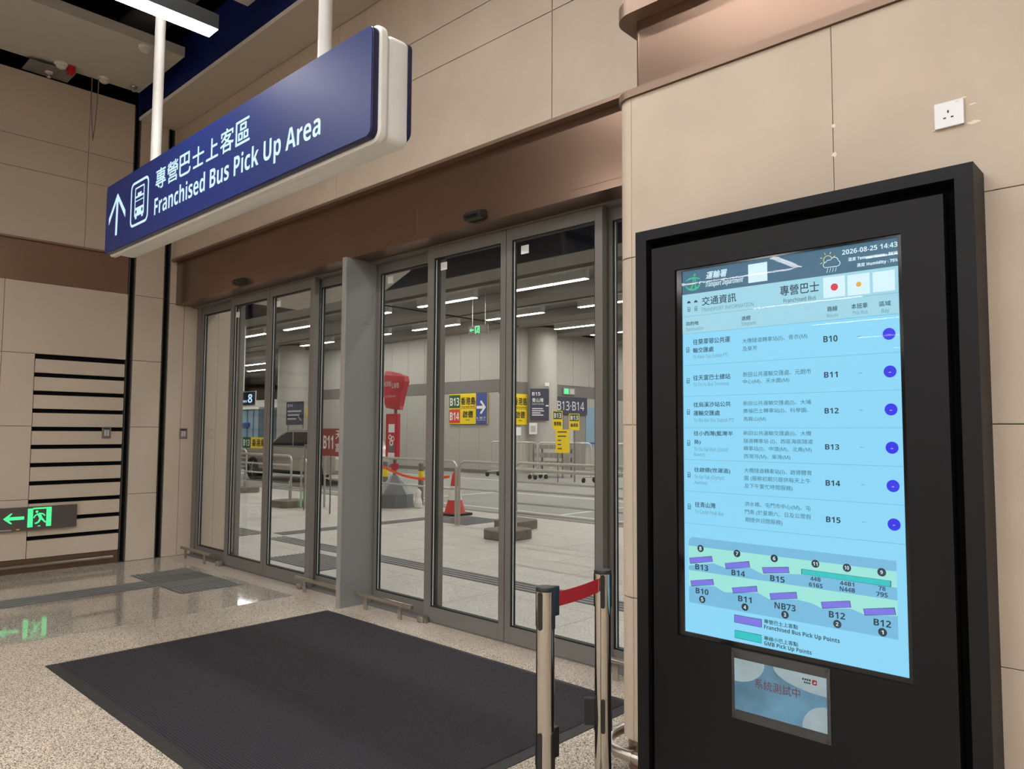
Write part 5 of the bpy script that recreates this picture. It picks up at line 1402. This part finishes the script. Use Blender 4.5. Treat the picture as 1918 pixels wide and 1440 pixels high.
# hanging sign with the number 8, B14 board, and lit kiosk at the far left
s8 = thing('hanging_sign', 'dark blue hanging sign with a white number 8 far outside at the left', 'sign', (-23.6, 12, 2.3))
box('body', -25.0, -22.98, 12.02, 12.09, 2.28, 2.72, M['sign_blue_edge'], s8, .03); box('frame', -25.03, -22.95, 12.04, 12.08, 2.25, 2.75, M['sign_white'], s8, .03)
f_ = Flat((0, 12.02, 0), (1, 0, 0), (0, 0, 1), (0, -1, 0))
f_.text('t', '8', -23.42, -23.12, 2.36, .28, 4, d=.004); f_.text('t', '上客點', -24.55, -23.95, 2.50, .14, 2, d=.004); f_.text('t', 'Pick Up Point', -24.75, -23.48, 2.37, .09, 3, d=.004)
f_.build(s8, {'t': ('lit_lettering', M['blue_light'])})
MB().tube([(-23.85, 12.06, 2.7), (-23.85, 12.06, 5.2)], .035, 10).build('hanger_pole', M['white'], s8)
bo = thing('route_board', 'dark grey B14 board in front of the round column far left', 'sign', (-28.2, 16.6, 0))
box('board', -28.92, -27.58, 16.60, 16.63, 1.68, 2.66, M['navyp'], bo)
f_ = Flat((0, 16.60, 0), (1, 0, 0), (0, 0, 1), (0, -1, 0))
f_.text('w', 'B14', -28.8, -28.4, 2.44, .12, 2, d=.004)
for k, wdt in enumerate((1.1, .95, .7)): f_.rect('w', -28.8, -28.8 + wdt, 2.22 - k * .16, 2.29 - k * .16, .004)
f_.line('w', (-27.95, 2.03), (-27.7, 1.86), .05, .004); f_.build(bo, {'w': ('board_print', M['greyp'])})
for x in (-28.85, -27.65): MB().tube([(x, 16.66, 0), (x, 16.66, 2.6)], .025, 8).build('post', M['ducts'], bo)
yp = thing('yellow_placard', 'narrow yellow placard at the edge of the far left column', 'placard', (-27.4, 16.7, 0)); box('board', -27.50, -27.30, 16.72, 16.75, 1.95, 2.42, M['yellow'], yp); MB().tube([(-27.40, 16.78, 0), (-27.40, 16.78, 2.42)], .02, 8).build('pole', M['ducts'], yp)
pt_ = thing('route_placard', 'yellow and green B13 placard above the railings far left', 'placard', (-17.7, 9.2, 0))
box('board', -17.72, -16.9, 9.2, 9.23, 1.0, 1.27, M['yellow'], pt_); box('green_field', -18.15, -17.725, 9.2, 9.23, 1.0, 1.27, M['green'], pt_)
for x in (-18.0, -17.0): MB().tube([(x, 9.24, 0), (x, 9.24, 1.2)], .014, 8).build('leg', M['ducts'], pt_)
f_ = Flat((0, 9.2, 0), (1, 0, 0), (0, 0, 1), (0, -1, 0)); f_.text('w', 'B13', -18.10, -17.77, 1.05, .16, 3, d=.004); f_.text('k', '香港島', -17.65, -17.0, 1.05, .18, 2, d=.004)
f_.build(pt_, {'w': ('white_print', M['whitep']), 'k': ('black_print', M['blackp'])})
gk = thing('glass_kiosk', 'pale blue glazed shelter far left in the terminus', 'shelter', (-34, 18.5, 0))
box('glazed_body', -34.9, -33.1, 17.6, 19.6, -.004, 2.45, M['paleblue'], gk); box('roof', -35.0, -33.0, 17.5, 19.7, 2.45, 2.55, M['white'], gk)
for x in (-34.9, -34.3, -33.7, -33.16): box('mullion', x, x + .06, 17.57, 17.6, 0, 2.45, M['tband'], gk)
box('blue_sign', -34.7, -34.0, 17.5, 17.57, 1.6, 1.8, M['bluep'], gk)
bw = thing('partition_wall', 'grey partition with dark band behind the pale blue shelter', 'partition', (-42, 24, 0))
box('panel', -60, -32.2, 24, 24.2, 0, 3.4, M['tgrey'], bw); box('dark_band', -60, -32.2, 23.97, 24, 2.3, 2.8, M['tband'], bw)

bpy.data.scenes.remove(SCRATCH)
